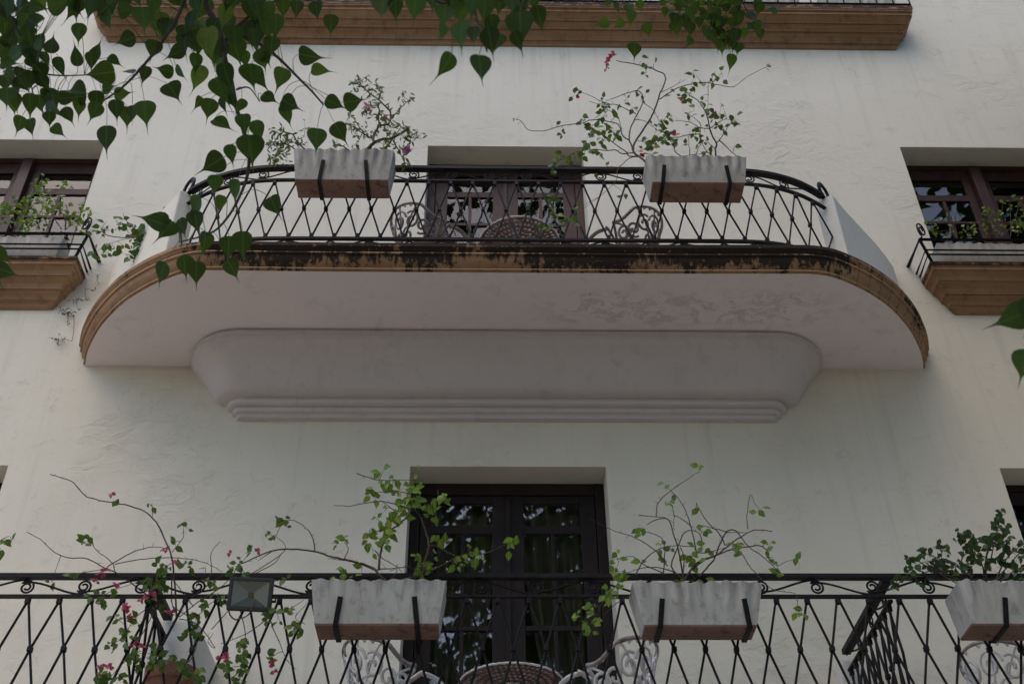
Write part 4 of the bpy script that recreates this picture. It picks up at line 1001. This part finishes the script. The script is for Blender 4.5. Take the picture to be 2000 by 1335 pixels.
# window-ledge plants
h_ = (0, 250, 6.667)
st = zs(*h_, [[(850,1320),(850,1180),(800,1100),(700,920),(620,850),(560,760),(540,650), 1.6], [(850,1200),(880,1080),(850,980), 1.0], [(800,1310),(720,1200),(660,1080), 1.0], [(850,1200),(960,1120),(1080,1080), 1.2], [(150,1310),(100,1200),(50,1130), 1.1], [(200,1310),(300,1100),(400,950), 1.1], [(520,1310),(480,1180),(560,1040),(520,950), 1.0], [(860,1320),(960,1240),(1060,1160), 1.0], [(250,1310),(180,1200),(130,1060), 1.0], [(640,1310),(560,1160),(420,1100),(300,1060), 1.0], [(-60,1310),(-40,1150), 1.0]])
cl = zc(*h_, [(550,620,2),(540,680,4),(520,710,5),(590,710,5),(540,750,4),(540,800,4),(500,850,6),(620,830,5),(610,890,8),(820,770,5),(880,750,5),(500,950,8),(400,930,8),(330,970,8),(290,1050,9),(260,990,5),(70,1080,10),(30,1050,8),(130,1060,8),(300,1100,9),(250,1200,9),(430,1050,8),(420,1160,8),(350,1220,9),(420,1230,8),(480,1260,8),(370,1300,8),(310,1290,8),(560,1000,8),(600,1000,6),(560,1100,8),(680,960,6),(660,1000,6),(750,1000,7),(770,960,5),(800,1060,6),(700,1100,7),(900,1130,7),(940,1150,6),(1000,1180,9),(1040,1250,8),(960,1260,6),(1070,970,4),(1100,1080,6),(1160,1060,4),(1180,1110,4),(940,1020,2),(1130,1230,4),(210,920,2),(170,1030,5),(20,1140,8),(120,1130,8),(620,1180,7),(-60,1080,9),(-80,1160,9)])
plant('ledge_shrub', 'plant', 'bright yellow-green shrub on the upper left window ledge', 'shrubs on the window ledges', -.14, .05, st, cl, [], M['lime_leaf'], .044, OVATE, .0048, 7.2)
j_ = (1740, 280, 7.69)
st = zs(*j_, [[(1470,1400),(1450,1180),(1440,1080), 1.1], [(1480,1400),(1640,1180),(1670,1050),(1680,900), 1.0], [(1650,1400),(1850,1200),(1900,1000),(1950,840), 1.0], [(1460,1400),(1300,1280),(1150,1250), .9], [(1100,1400),(920,1310),(700,1330), .8], [(900,1400),(640,1290),(610,1180), .7], [(1000,1400),(960,1200),(985,1050), .7], [(1900,1400),(1960,1200), 1.0], [(1800,1400),(1800,1150),(1790,920), .9]])
cl = zc(*j_, [(620,1140,1),(600,1210,2),(980,1040,2),(1440,1050,8),(1380,1100,6),(1510,1050,5),(1570,1130,4),(1660,880,4),(1800,880,4),(1860,840,3),(1950,830,3),(1780,950,3),(1930,940,3),(1670,1050,4),(1930,1110,8),(1880,1180,8),(1960,1180,8),(1930,1250,8),(1870,1240,6),(1700,1200,5),(1280,1250,6),(1150,1240,4),(1080,1310,5),(700,1320,4),(790,1170,2),(920,1190,2),(1420,1300,6),(1520,1190,5),(1860,1310,6),(1660,1290,5),(620,1340,3),(850,1330,4),(1230,1330,5),(2050,1100,10),(2080,1220,10)])
plant('ledge_shrub', 'plant', 'sparse yellow-green shrub on the upper right window ledge', 'shrubs on the window ledges', -.14, .04, st, cl, [], M['lime_leaf'], .040, OVATE, .0045, 8.3)
# creeper at the left end of the curved balcony
i_ = (100, 400, 5)
st = zs(*i_, [[(1120,430),(1000,350),(900,300),(760,190),(700,90), 1.3], [(1050,400),(900,320),(700,320),(560,300),(480,260),(380,270), 1.3], [(1000,400),(850,330),(750,330),(550,380), 1.0], [(900,310),(720,190),(640,170), .8], [(1050,400),(900,420),(780,450), 1.0], [(1200,300),(1190,180),(1150,60), .7], [(480,270),(500,220),(540,160), .8], [(780,460),(790,530), .7], [(1120,430),(1180,260),(1230,150), .8]])
cl = zc(*i_, [(540,180,1),(560,250,3),(490,220,3),(390,290,3),(500,310,2),(530,375,2),(640,140,1),(710,125,2),(660,240,3),(600,400,3),(650,470,2),(690,390,3),(725,490,2),(760,400,3),(790,520,2),(780,460,3),(740,250,4),(800,220,5),(830,270,6),(900,300,8),(860,350,6),(830,430,6),(900,420,8),(960,370,8),(980,280,6),(920,220,5),(1200,110,4),(1180,170,4),(850,460,4),(800,330,6),(430,470,4),(560,480,4),(1080,380,6),(1150,60,3),(1250,160,4)])
plant('creeper', 'plant', 'leafy creeper with some yellow leaves spilling off the left end of the curved balcony', None, -.55, .12, st, cl, [], M['shrub_leaf'], .062, OVATE, .0042, 9.1, spurs=False)
# self-sown weed on the wall
k_ = (100, 400, 5)
st = zs(*k_, [[(345,930),(330,860),(330,800), .8], [(200,1330),(220,1200),(215,1080),(150,1060), .8], [(215,1090),(110,1060), .6], [(180,1150),(160,1160), .5], [(200,1330),(120,1310),(40,1330), .6], [(340,930),(300,930),(210,930), .5], [(460,780),(450,715), .4]])
cl = zc(*k_, [(170,1070,9),(110,1060,7),(210,1045,5),(140,1050,6),(180,1150,5),(70,1310,9),(110,1320,7),(40,1330,5),(450,715,4),(460,770,3),(390,830,3),(210,930,4),(250,970,3),(310,940,3),(360,900,3)])
plant('wall_weed', 'plant', 'tiny self-sown weed clinging to the wall left of the balcony end', None, -.03, .012, st, cl, [], M['bush_leaf'], .028, NARROW, .003, 1.3, spurs=False)
st = [[(8, 1120), (4, 1085), (-8, 1060), (-30, 1040), 1.0], [(-8, 1060), (10, 1052), (20, 1045), .7]]
plant('bougainvillea', 'plant', 'single leafy twig entering at the left edge above the lower railing', gp, -1.25, .02, [[(-40, 1150), (-25, 1090), (-5, 1060), (18, 1046), 1.0]], [(20, 1047, 2), (10, 1056, 2), (2, 1072, 1)], [], M['boug_leaf'], .06, OVATE, .004, .3)

# ---------------------------------------------------------------- the fig tree hanging over the picture
tree = empty('fig_tree', (-4.6, -6.2, 0), 'fig tree with dark heart-shaped drip-tip leaves hanging across the top left', 'tree')
mb = MB()
mb.tube(smooth_path([(-4.6, -6.2, -.1), (-4.5, -6.15, 1.5), (-4.35, -6.0, 3.2), (-4.0, -5.7, 5.0), (-3.4, -5.3, 6.6), (-2.6, -4.7, 7.7)], 5), .26, 12, r2=.13)
part(mb, 'trunk', M['bark'], tree, smooth=True)
limbs = {}
def limb(pts, r, r2):
    mb = MB(); mb.tube(smooth_path(pts, 6), r, 8, r2=r2); part(mb, 'branch', M['bark'], tree, smooth=True)
limb([(-2.6, -4.7, 7.7), (-1.8, -4.1, 8.15), (-.9, -3.6, 8.3), (.2, -3.5, 8.35), (1.2, -3.2, 8.6), (1.9, -2.6, 9.6), (2.1, -2.3, 11.0)], .11, .03)
limb([(-3.0, -5.0, 7.2), (-2.9, -4.3, 7.7), (-2.6, -3.6, 8.1), (-2.2, -3.0, 8.5), (-1.6, -2.4, 9.2)], .09, .03)
limb([(-.9, -3.6, 8.3), (.0, -4.2, 7.8), (.5, -4.6, 7.4)], .05, .02)
limb([(-4.0, -5.7, 5.0), (-3.6, -4.9, 5.9), (-3.3, -4.3, 6.6)], .07, .02)
limb([(-4.35, -6.0, 3.4), (-3.7, -5.3, 4.2), (-3.1, -4.6, 4.9)], .05, .015)
Z1 = (0, 0, 2.857)
def twig(pts, D, r, r2, up=None, scale=Z1):
    q = [atD(x, y, D+.06*sin(i*1.3)) for i, (x, y) in enumerate(zc(*scale, pts))]
    if up: q = [V(up), V(up).lerp(q[0], .6)+V((0, 0, .06))]+q
    path = smooth_path(q, 5); mb = MB(); mb.tube(path, r, 6, r2=r2); part(mb, 'branch', M['bark'], tree, smooth=True)
    return path
DL = 5.35
B = []
B += twig([(1110,-260),(1140,0),(1200,120),(1240,230),(1255,330),(1290,450),(1320,600),(1360,740),(1392,880)], DL, .020, .007, (-2.2, -3.2, 8.4))
B += twig([(1392,880),(1375,1000),(1310,1150),(1230,1260),(1150,1310),(1000,1350)], DL-.25, .008, .003)
B += twig([(1090,-250),(1030,0),(960,150),(870,280),(780,390),(680,490),(580,560)], DL, .012, .004, (-2.4, -3.4, 8.25))
B += twig([(1240,140),(1400,220),(1470,260),(1560,330),(1660,430),(1740,510),(1805,585)], DL, .010, .004)
B += twig([(-260,330),(0,365),(130,390),(300,420),(470,420)], DL, .009, .003, (-3.3, -4.3, 6.6))
B += twig([(140,390),(180,500),(190,600)], DL, .005, .002)
B += twig([(1320,500),(1390,490),(1450,570)], DL, .005, .002)
B += twig([(1250,250),(1290,180),(1420,60),(1540,-120)], DL, .010, .006)
B += twig([(-200,-60),(30,60),(120,210),(200,260)], DL, .008, .003, (-3.3, -4.3, 6.6))
B += twig([(1420,60),(1600,-10),(1800,20)], DL, .006, .003)
LEAVES = [(500,40,130,-20),(620,20,120,0),(700,55,110,100),(600,105,110,10),(800,95,130,10),(890,130,130,10),(440,180,115,0),(700,225,140,-75),(290,250,120,180),(430,310,125,180),(540,285,110,165),(510,340,105,0),(640,345,90,60),(560,410,165,-80),(710,400,90,-110),(810,420,110,-10),(855,275,110,-20),(980,295,115,-70),(920,390,105,-100),(1010,405,105,40),(965,510,130,35),(1035,195,120,0),(940,160,130,-10),(150,120,130,0),(160,190,100,10),(210,40,110,90),(330,15,150,100),(110,10,120,0),(40,60,150,0),(30,150,140,0),(60,220,120,170),(130,260,135,-90),(215,240,90,170),(30,265,130,-170),(40,350,90,90),(200,370,150,-10),(250,330,90,0),(330,370,110,0),(60,430,120,30),(100,480,115,10),(40,540,125,10),(90,570,110,0),(170,580,125,0),(220,570,90,0),(280,540,110,20),(310,610,110,20),(430,515,145,-100),(380,545,115,100),(440,600,115,0),(540,560,115,0),(530,620,110,-30),(610,490,90,100),(680,525,90,100),(650,610,115,0),(710,650,120,0),(740,630,90,0),(810,620,140,10),(385,640,95,20),(110,690,100,-10),(175,710,110,10),(325,730,100,50),(275,660,80,0),(590,770,150,-4),
 (1120,50,165,-20),(1160,230,180,0),(1090,350,115,0),(1110,430,140,-10),(1190,300,125,0),(1260,420,150,10),(1230,380,120,-10),(1310,200,125,0),(1320,280,140,10),(1370,330,100,0),(1430,190,180,0),(1500,60,110,0),(1540,140,130,0),(1580,40,120,0),(1655,50,120,0),(1770,60,120,10),(1845,135,115,-5),(1420,60,150,0),(1470,330,125,20),(1480,310,120,30),(1440,430,135,30),(1400,420,135,0),(1570,430,125,-10),(1720,315,130,70),(1790,395,115,90),(1500,545,95,60),(1615,580,130,60),(1600,645,135,0),(1870,580,125,65),(1975,565,125,100),(1895,735,115,30),(1765,780,150,0),(1230,490,150,30),(1290,530,170,20),(1110,575,90,-10),(1165,610,130,-15),(1250,580,110,0),(1340,590,90,-20),(1235,695,120,60),(1360,690,120,0),(1440,730,140,20),(1400,830,165,0),(1195,910,140,-60),(1290,860,115,0),(1200,1025,120,0),(1320,1060,130,-10),(1230,1130,90,-20),(1095,1155,140,-30),(1530,1150,135,25),(860,1230,170,-112),(930,1280,125,-30),(1020,1270,120,20),(1090,1230,115,0),(1145,1358,145,0),(1355,1370,170,0),(1275,1375,125,-5),(1300,1503,140,25),(900,1523,140,-25),(1030,1483,130,0),(1095,1518,130,0)]
EXTRA = []
random.seed(21)
for _ in range(24): EXTRA.append((rnd(990, 1560), rnd(-40, 300), rnd(110, 150), rnd(-30, 30)))
for _ in range(16): EXTRA.append((rnd(-40, 260), rnd(-60, 330), rnd(90, 140), rnd(-60, 60)))
for _ in range(12): EXTRA.append((rnd(380, 1000), rnd(-60, 60), rnd(100, 140), rnd(-40, 40)))
for _ in range(14): EXTRA.append((rnd(0, 330), rnd(330, 620), rnd(90, 125), rnd(-30, 30)))
for _ in range(60): EXTRA.append((rnd(-300, 1900), rnd(-420, -60), rnd(100, 150), rnd(-40, 40)))
def fig_leaves(name, L, D, branches, jit=.28, scale=Z1, jnorm=.55):
    fm = MB()
    for (x, y, s, ang) in L:
        px, py = scale[0]+x/scale[2], scale[1]+y/scale[2]; d = D+rnd(-jit, jit)
        Lm = s/scale[2]*d/FPX*.97; a = radians(ang)
        # hanging direction in the picture, then leaned a little towards or away
        t = (RT*sin(a)-UP*cos(a)); back = FW*rnd(-.45, .45)
        tip = (t+back).normalized()
        c = atD(px, py, d); base = c-tip*(Lm*.48)
        jn = jnorm if random.random() < .68 else jnorm*2.3
        nrm = (-FW+RT*rnd(-jn, jn)+UP*rnd(-jn, jn)).normalized()
        leaf(fm, base, tip, nrm, Lm*rnd(.9, 1.1), FIG, rnd(-.05, .42), rnd(-.15, .4), rnd(.80, 1.12))
        if branches:
            near = min(branches, key=lambda p: (p-base).length)
            if (near-base).length < .55:
                mid = near.lerp(base, .5)+V((0, 0, .02))-tip*.02
                fm.tube(smooth_path([near, mid, base], 4), .0016, 4, r2=.0012)
    f = part(fm, name, M['fig_leaf'], tree, smooth=True)
    return f
low = [l for l in LEAVES if l[1] > 800]; high = [l for l in LEAVES if l[1] <= 800]
fig_leaves('foliage', high+EXTRA, DL, B)
fig_leaves('foliage', low, DL-.3, B, .18)
# near blurred spray in the top centre
Z2 = (650, 0, 2.857)
C_ = twig([(800,-300),(790,-60),(800,100),(850,180),(860,290)], 3.9, .008, .003, (.5, -4.6, 7.3), Z2) + twig([(790,-60),(640,20),(480,-30),(300,-60)], 3.9, .006, .003, None, Z2)
C_ += twig([(800,-40),(960,10),(1090,40)], 3.9, .005, .002, None, Z2)
CL = [(280,30,150,0),(350,50,125,0),(460,40,145,0),(620,90,145,-10),(620,170,100,0),(710,50,165,0),(720,190,165,0),(790,200,115,0),(850,40,155,0),(885,140,125,0),(880,230,165,10),(920,240,130,-20),(1040,40,145,0),(1045,150,195,0),(1150,100,145,10),(1030,230,115,20),(635,365,165,-22),(820,375,155,3),(1000,20,115,0),(780,20,150,0),(680,0,150,0),(930,20,140,-10),(560,-20,150,0),(1120,0,150,10)]
fig_leaves('foliage', CL, 3.9, C_, .2, Z2, .4)
# spray at the top right, nearer the wall
Z3 = (1130, 0, 5)
E_ = twig([(1700,-260),(1580,60),(1560,200),(1500,290),(1440,370)], 8.2, .009, .003, (2.1, -2.3, 11.0), Z3)+twig([(1560,90),(1250,40),(1000,70),(880,20)], 8.2, .007, .003, None, Z3)+twig([(1600,20),(1660,130),(1740,230)], 8.2, .005, .002, None, Z3)+twig([(880,20),(600,-60),(420,-40),(500,90)], 8.2, .005, .002, None, Z3)
EL = [(290,20,90,-20),(380,80,120,0),(490,90,120,-10),(600,60,120,10),(515,170,140,-15),(230,235,150,-80),(395,230,125,-40),(670,290,135,15),(550,480,160,5),(830,30,90,60),(840,120,110,0),(940,180,140,-10),(915,270,90,-10),(960,280,160,0),(1050,190,140,10),(1080,290,150,0),(1075,410,130,-15),(1180,220,120,0),(1240,300,120,-20),(1310,360,150,30),(1360,270,160,0),(1400,230,130,0),(1290,130,130,0),(1210,120,120,0),(1130,80,140,-20),(980,60,120,0),(1480,220,110,-60),(1570,160,130,-10),(1500,110,110,-60),(1690,170,150,30),(1760,80,120,-10),(1890,105,115,-90),(1660,270,120,-30),(1740,260,130,20),(1620,320,110,0),(1780,340,130,0),(1490,360,140,0),(1440,400,120,-20),(1560,470,120,-15),(1510,450,110,0),(1495,600,160,5),(1340,150,150,0),(1440,40,150,0),(1280,40,140,0),(1040,20,140,0),(1100,130,140,10),(1360,60,150,10),(1540,330,140,-5)]
random.seed(5)
EL += [(rnd(900, 1560), rnd(-60, 240), rnd(90, 130), rnd(-30, 30)) for _ in range(34)] + [(rnd(1330, 1560), rnd(200, 480), rnd(90, 120), rnd(-30, 30)) for _ in range(16)] + [(rnd(1500, 1760), rnd(-120, 60), rnd(90, 130), rnd(-40, 40)) for _ in range(16)]
fig_leaves('foliage', EL, 8.2, E_, .2, Z3)
# stray sprigs at the picture's edges; the right-hand one belongs to a second tree
left_tree = tree
tree = empty('fig_tree', (7.2, -5.2, 0), 'second fig tree beyond the right edge, one large leaf in the picture, unseen crown added for shade', 'tree')
mb = MB(); mb.tube(smooth_path([(7.2, -5.2, -.1), (7.1, -5.2, 2), (6.8, -5.1, 4.5), (6.6, -5.0, 7.5), (6.5, -4.8, 10.5)], 5), .24, 12, r2=.09); part(mb, 'trunk', M['bark'], tree, smooth=True)
limb([(6.9, -5.1, 3.6), (5.2, -5.4, 4.6), (3.4, -5.4, 5.2), (2.25, -5.3, 5.6)], .06, .012)
F_ = twig([(2160,520),(2060,560),(2005,590)], 3.4, .005, .002, (2.25, -5.3, 5.6), (0, 0, 1)) + twig([(2060,560),(2030,640),(2000,690)], 3.4, .003, .002, None, (0, 0, 1))
fig_leaves('foliage', [(1978,620,76,-68),(2016,612,70,-20),(2000,712,66,-18),(2044,668,70,0),(2066,610,70,20)], 3.4, F_, .05, (0, 0, 1), .3)
random.seed(13); cm = MB(); cl = []  # unseen crown, added and shaped to darken the right side of the wall
for _ in range(40):
    d = V((random.gauss(0, 1), random.gauss(0, 1), random.gauss(0, 1))).normalized(); q = random.random()**.4
    cl.append(V((6.9+d.x*2.5*q, -3.4+d.y*2.1*q, 9.6+d.z*5.0*q)))
for _ in range(8500):
    c = random.choice(cl)+V((random.gauss(0, .5), random.gauss(0, .5), random.gauss(0, .45)))
    if c.y > -.25 or in_view(c): continue
    d = V((rnd(-1, 1), rnd(-1, 1), rnd(-1.6, .2))).normalized(); leaf(cm, c, d, V((rnd(-1, 1), rnd(-1, 1), rnd(-.2, 1))), rnd(.18, .28), FIG, .15, .1)
part(cm, 'crown', M['fig_leaf'], tree, smooth=True)
for q in [q for q in cl if not in_view(q)][:7]: limb([(6.55, -4.9, 8.6), ((6.55+q.x)/2, (-4.6+q.y)/2, (8.6+q.z)/2+.3), tuple(q)], .06, .02)
tree = left_tree
G_ = twig([(-90,470),(-40,485),(0,490)], 4.2, .004, .002, (-3.1, -4.6, 4.9), (0, 0, 1))
fig_leaves('foliage', [(4,498,42,40),(10,528,52,75),(-30,510,50,0),(-10,540,45,10)], 4.2, G_, .04, (0, 0, 1), .3)
# crown over the camera (out of the frame; shades and mirrors in the glass)
random.seed(3)
for k in range(7): limb([(-2.6, -4.7, 7.7), (-2.4, -6.2, 8.6), (-1.6-4+1.4*k, -8.6+1.2*sin(k*2.1), 10.6)], .09, .02)
cm = MB()
for _ in range(4200):
    a = rnd(0, 2*pi); r = sqrt(random.random())
    c = V((-1.6+5.6*r*cos(a), -8.6+2.7*r*sin(a), 10.6+rnd(-2.6, 2.6)*sqrt(1-r*r*.9)))
    if in_view(c, 120): continue
    d = V((rnd(-1, 1), rnd(-1, 1), rnd(-1.6, .2))).normalized(); leaf(cm, c, d, V((rnd(-1, 1), rnd(-1, 1), rnd(-.2, 1))), rnd(.18, .28), FIG, .15, .1)
for _ in range(3000):      # the higher canopy
    a = rnd(0, 2*pi); r = sqrt(random.random())
    c = V((-.5+7.5*r*cos(a), -9.6+2.6*r*sin(a), 17.0+rnd(-4.2, 4.2)*sqrt(1-r*r*.9)))
    if in_view(c, 120): continue
    d = V((rnd(-1, 1), rnd(-1, 1), rnd(-1.6, .2))).normalized(); leaf(cm, c, d, V((rnd(-1, 1), rnd(-1, 1), rnd(-.2, 1))), rnd(.18, .28), FIG, .15, .1)
part(cm, 'crown', M['fig_leaf'], tree, smooth=True)
for k in range(5): limb([(-4.0, -6.6, 6.0), (-3.6+.6*k, -8.4, 11.0), (-5+2.2*k, -9.6, 16.5)], .10, .02)

# ---------------------------------------------------------------- trees across the street, mirrored in the glass
TINY = [(0, .0), (.42, .30), (1, 0)]
def street_tree(x, y, h, R, label, seed, N=33000, ls=(.11, .19)):
    random.seed(seed)
    t = empty('street_tree', (x, y, 0), label, 'tree', 'trees across the street mirrored in the glass')
    mb = MB(); mb.tube(smooth_path([(0, 0, -.1), (.1, .05, h*.25), (-.1, .1, h*.5), (.1, 0, h*.8)], 5), .28, 10, r2=.08); mb.build('trunk', M['bark'], t, smooth=True)
    for k in range(6):
        a = k*1.05; mb = MB(); mb.tube(smooth_path([(0, .05, h*.35+k*.3), (R*.4*cos(a), R*.4*sin(a), h*.55), (R*.75*cos(a), R*.75*sin(a), h*.72)], 4), .10, 6, r2=.03); mb.build('branch', M['bark'], t, smooth=True)
    cm = MB(); cl = []
    for _ in range(90):
        d = V((random.gauss(0, 1), random.gauss(0, 1), random.gauss(0, 1))).normalized(); q = random.random()**.4
        cl.append((V((d.x*R*q, d.y*R*q, h*.62+d.z*h*.40*q)), rnd(.5, 1.1)))
    for _ in range(N):
        c, s = random.choice(cl); p = c+V((random.gauss(0, s*.6), random.gauss(0, s*.6), random.gauss(0, s*.5)))
        d = V((rnd(-1, 1), rnd(-1, 1), rnd(-1, .4))).normalized(); leaf(cm, p, d, V((rnd(-1, 1), rnd(-1, 1), rnd(-1, 1))), rnd(*ls), TINY, .1, .1, 1.2)
    cm.build('crown', M['crown_leaf'], t, smooth=True)
street_tree(-10.5, -19, 19, 6.0, 'big leafy tree left of the street view, dark in the window reflections', 31)
street_tree(.5, -20, 21, 6.4, 'tallest leafy tree facing the doors, dark in the glass reflections', 32)
street_tree(11.0, -18.5, 19.5, 6.0, 'leafy tree right of the street view, dark in the window reflections', 33)
# unseen wall added across the street to darken the low reflections
gw = empty('added_street_wall', (0, -24.5, 0), 'unseen dark wall added across the street to darken low reflections in the glass', 'wall')
mb = MB(); mb.box((-30, -.2, -.1), (30, .2, 4.2)); mb.build('wall_body', M['stone'], gw, bevel=.03)
mb = MB(); mb.box((-30.1, -.28, 4.203), (30.1, .28, 4.4)); mb.build('coping', M['stone'], gw, bevel=.03)
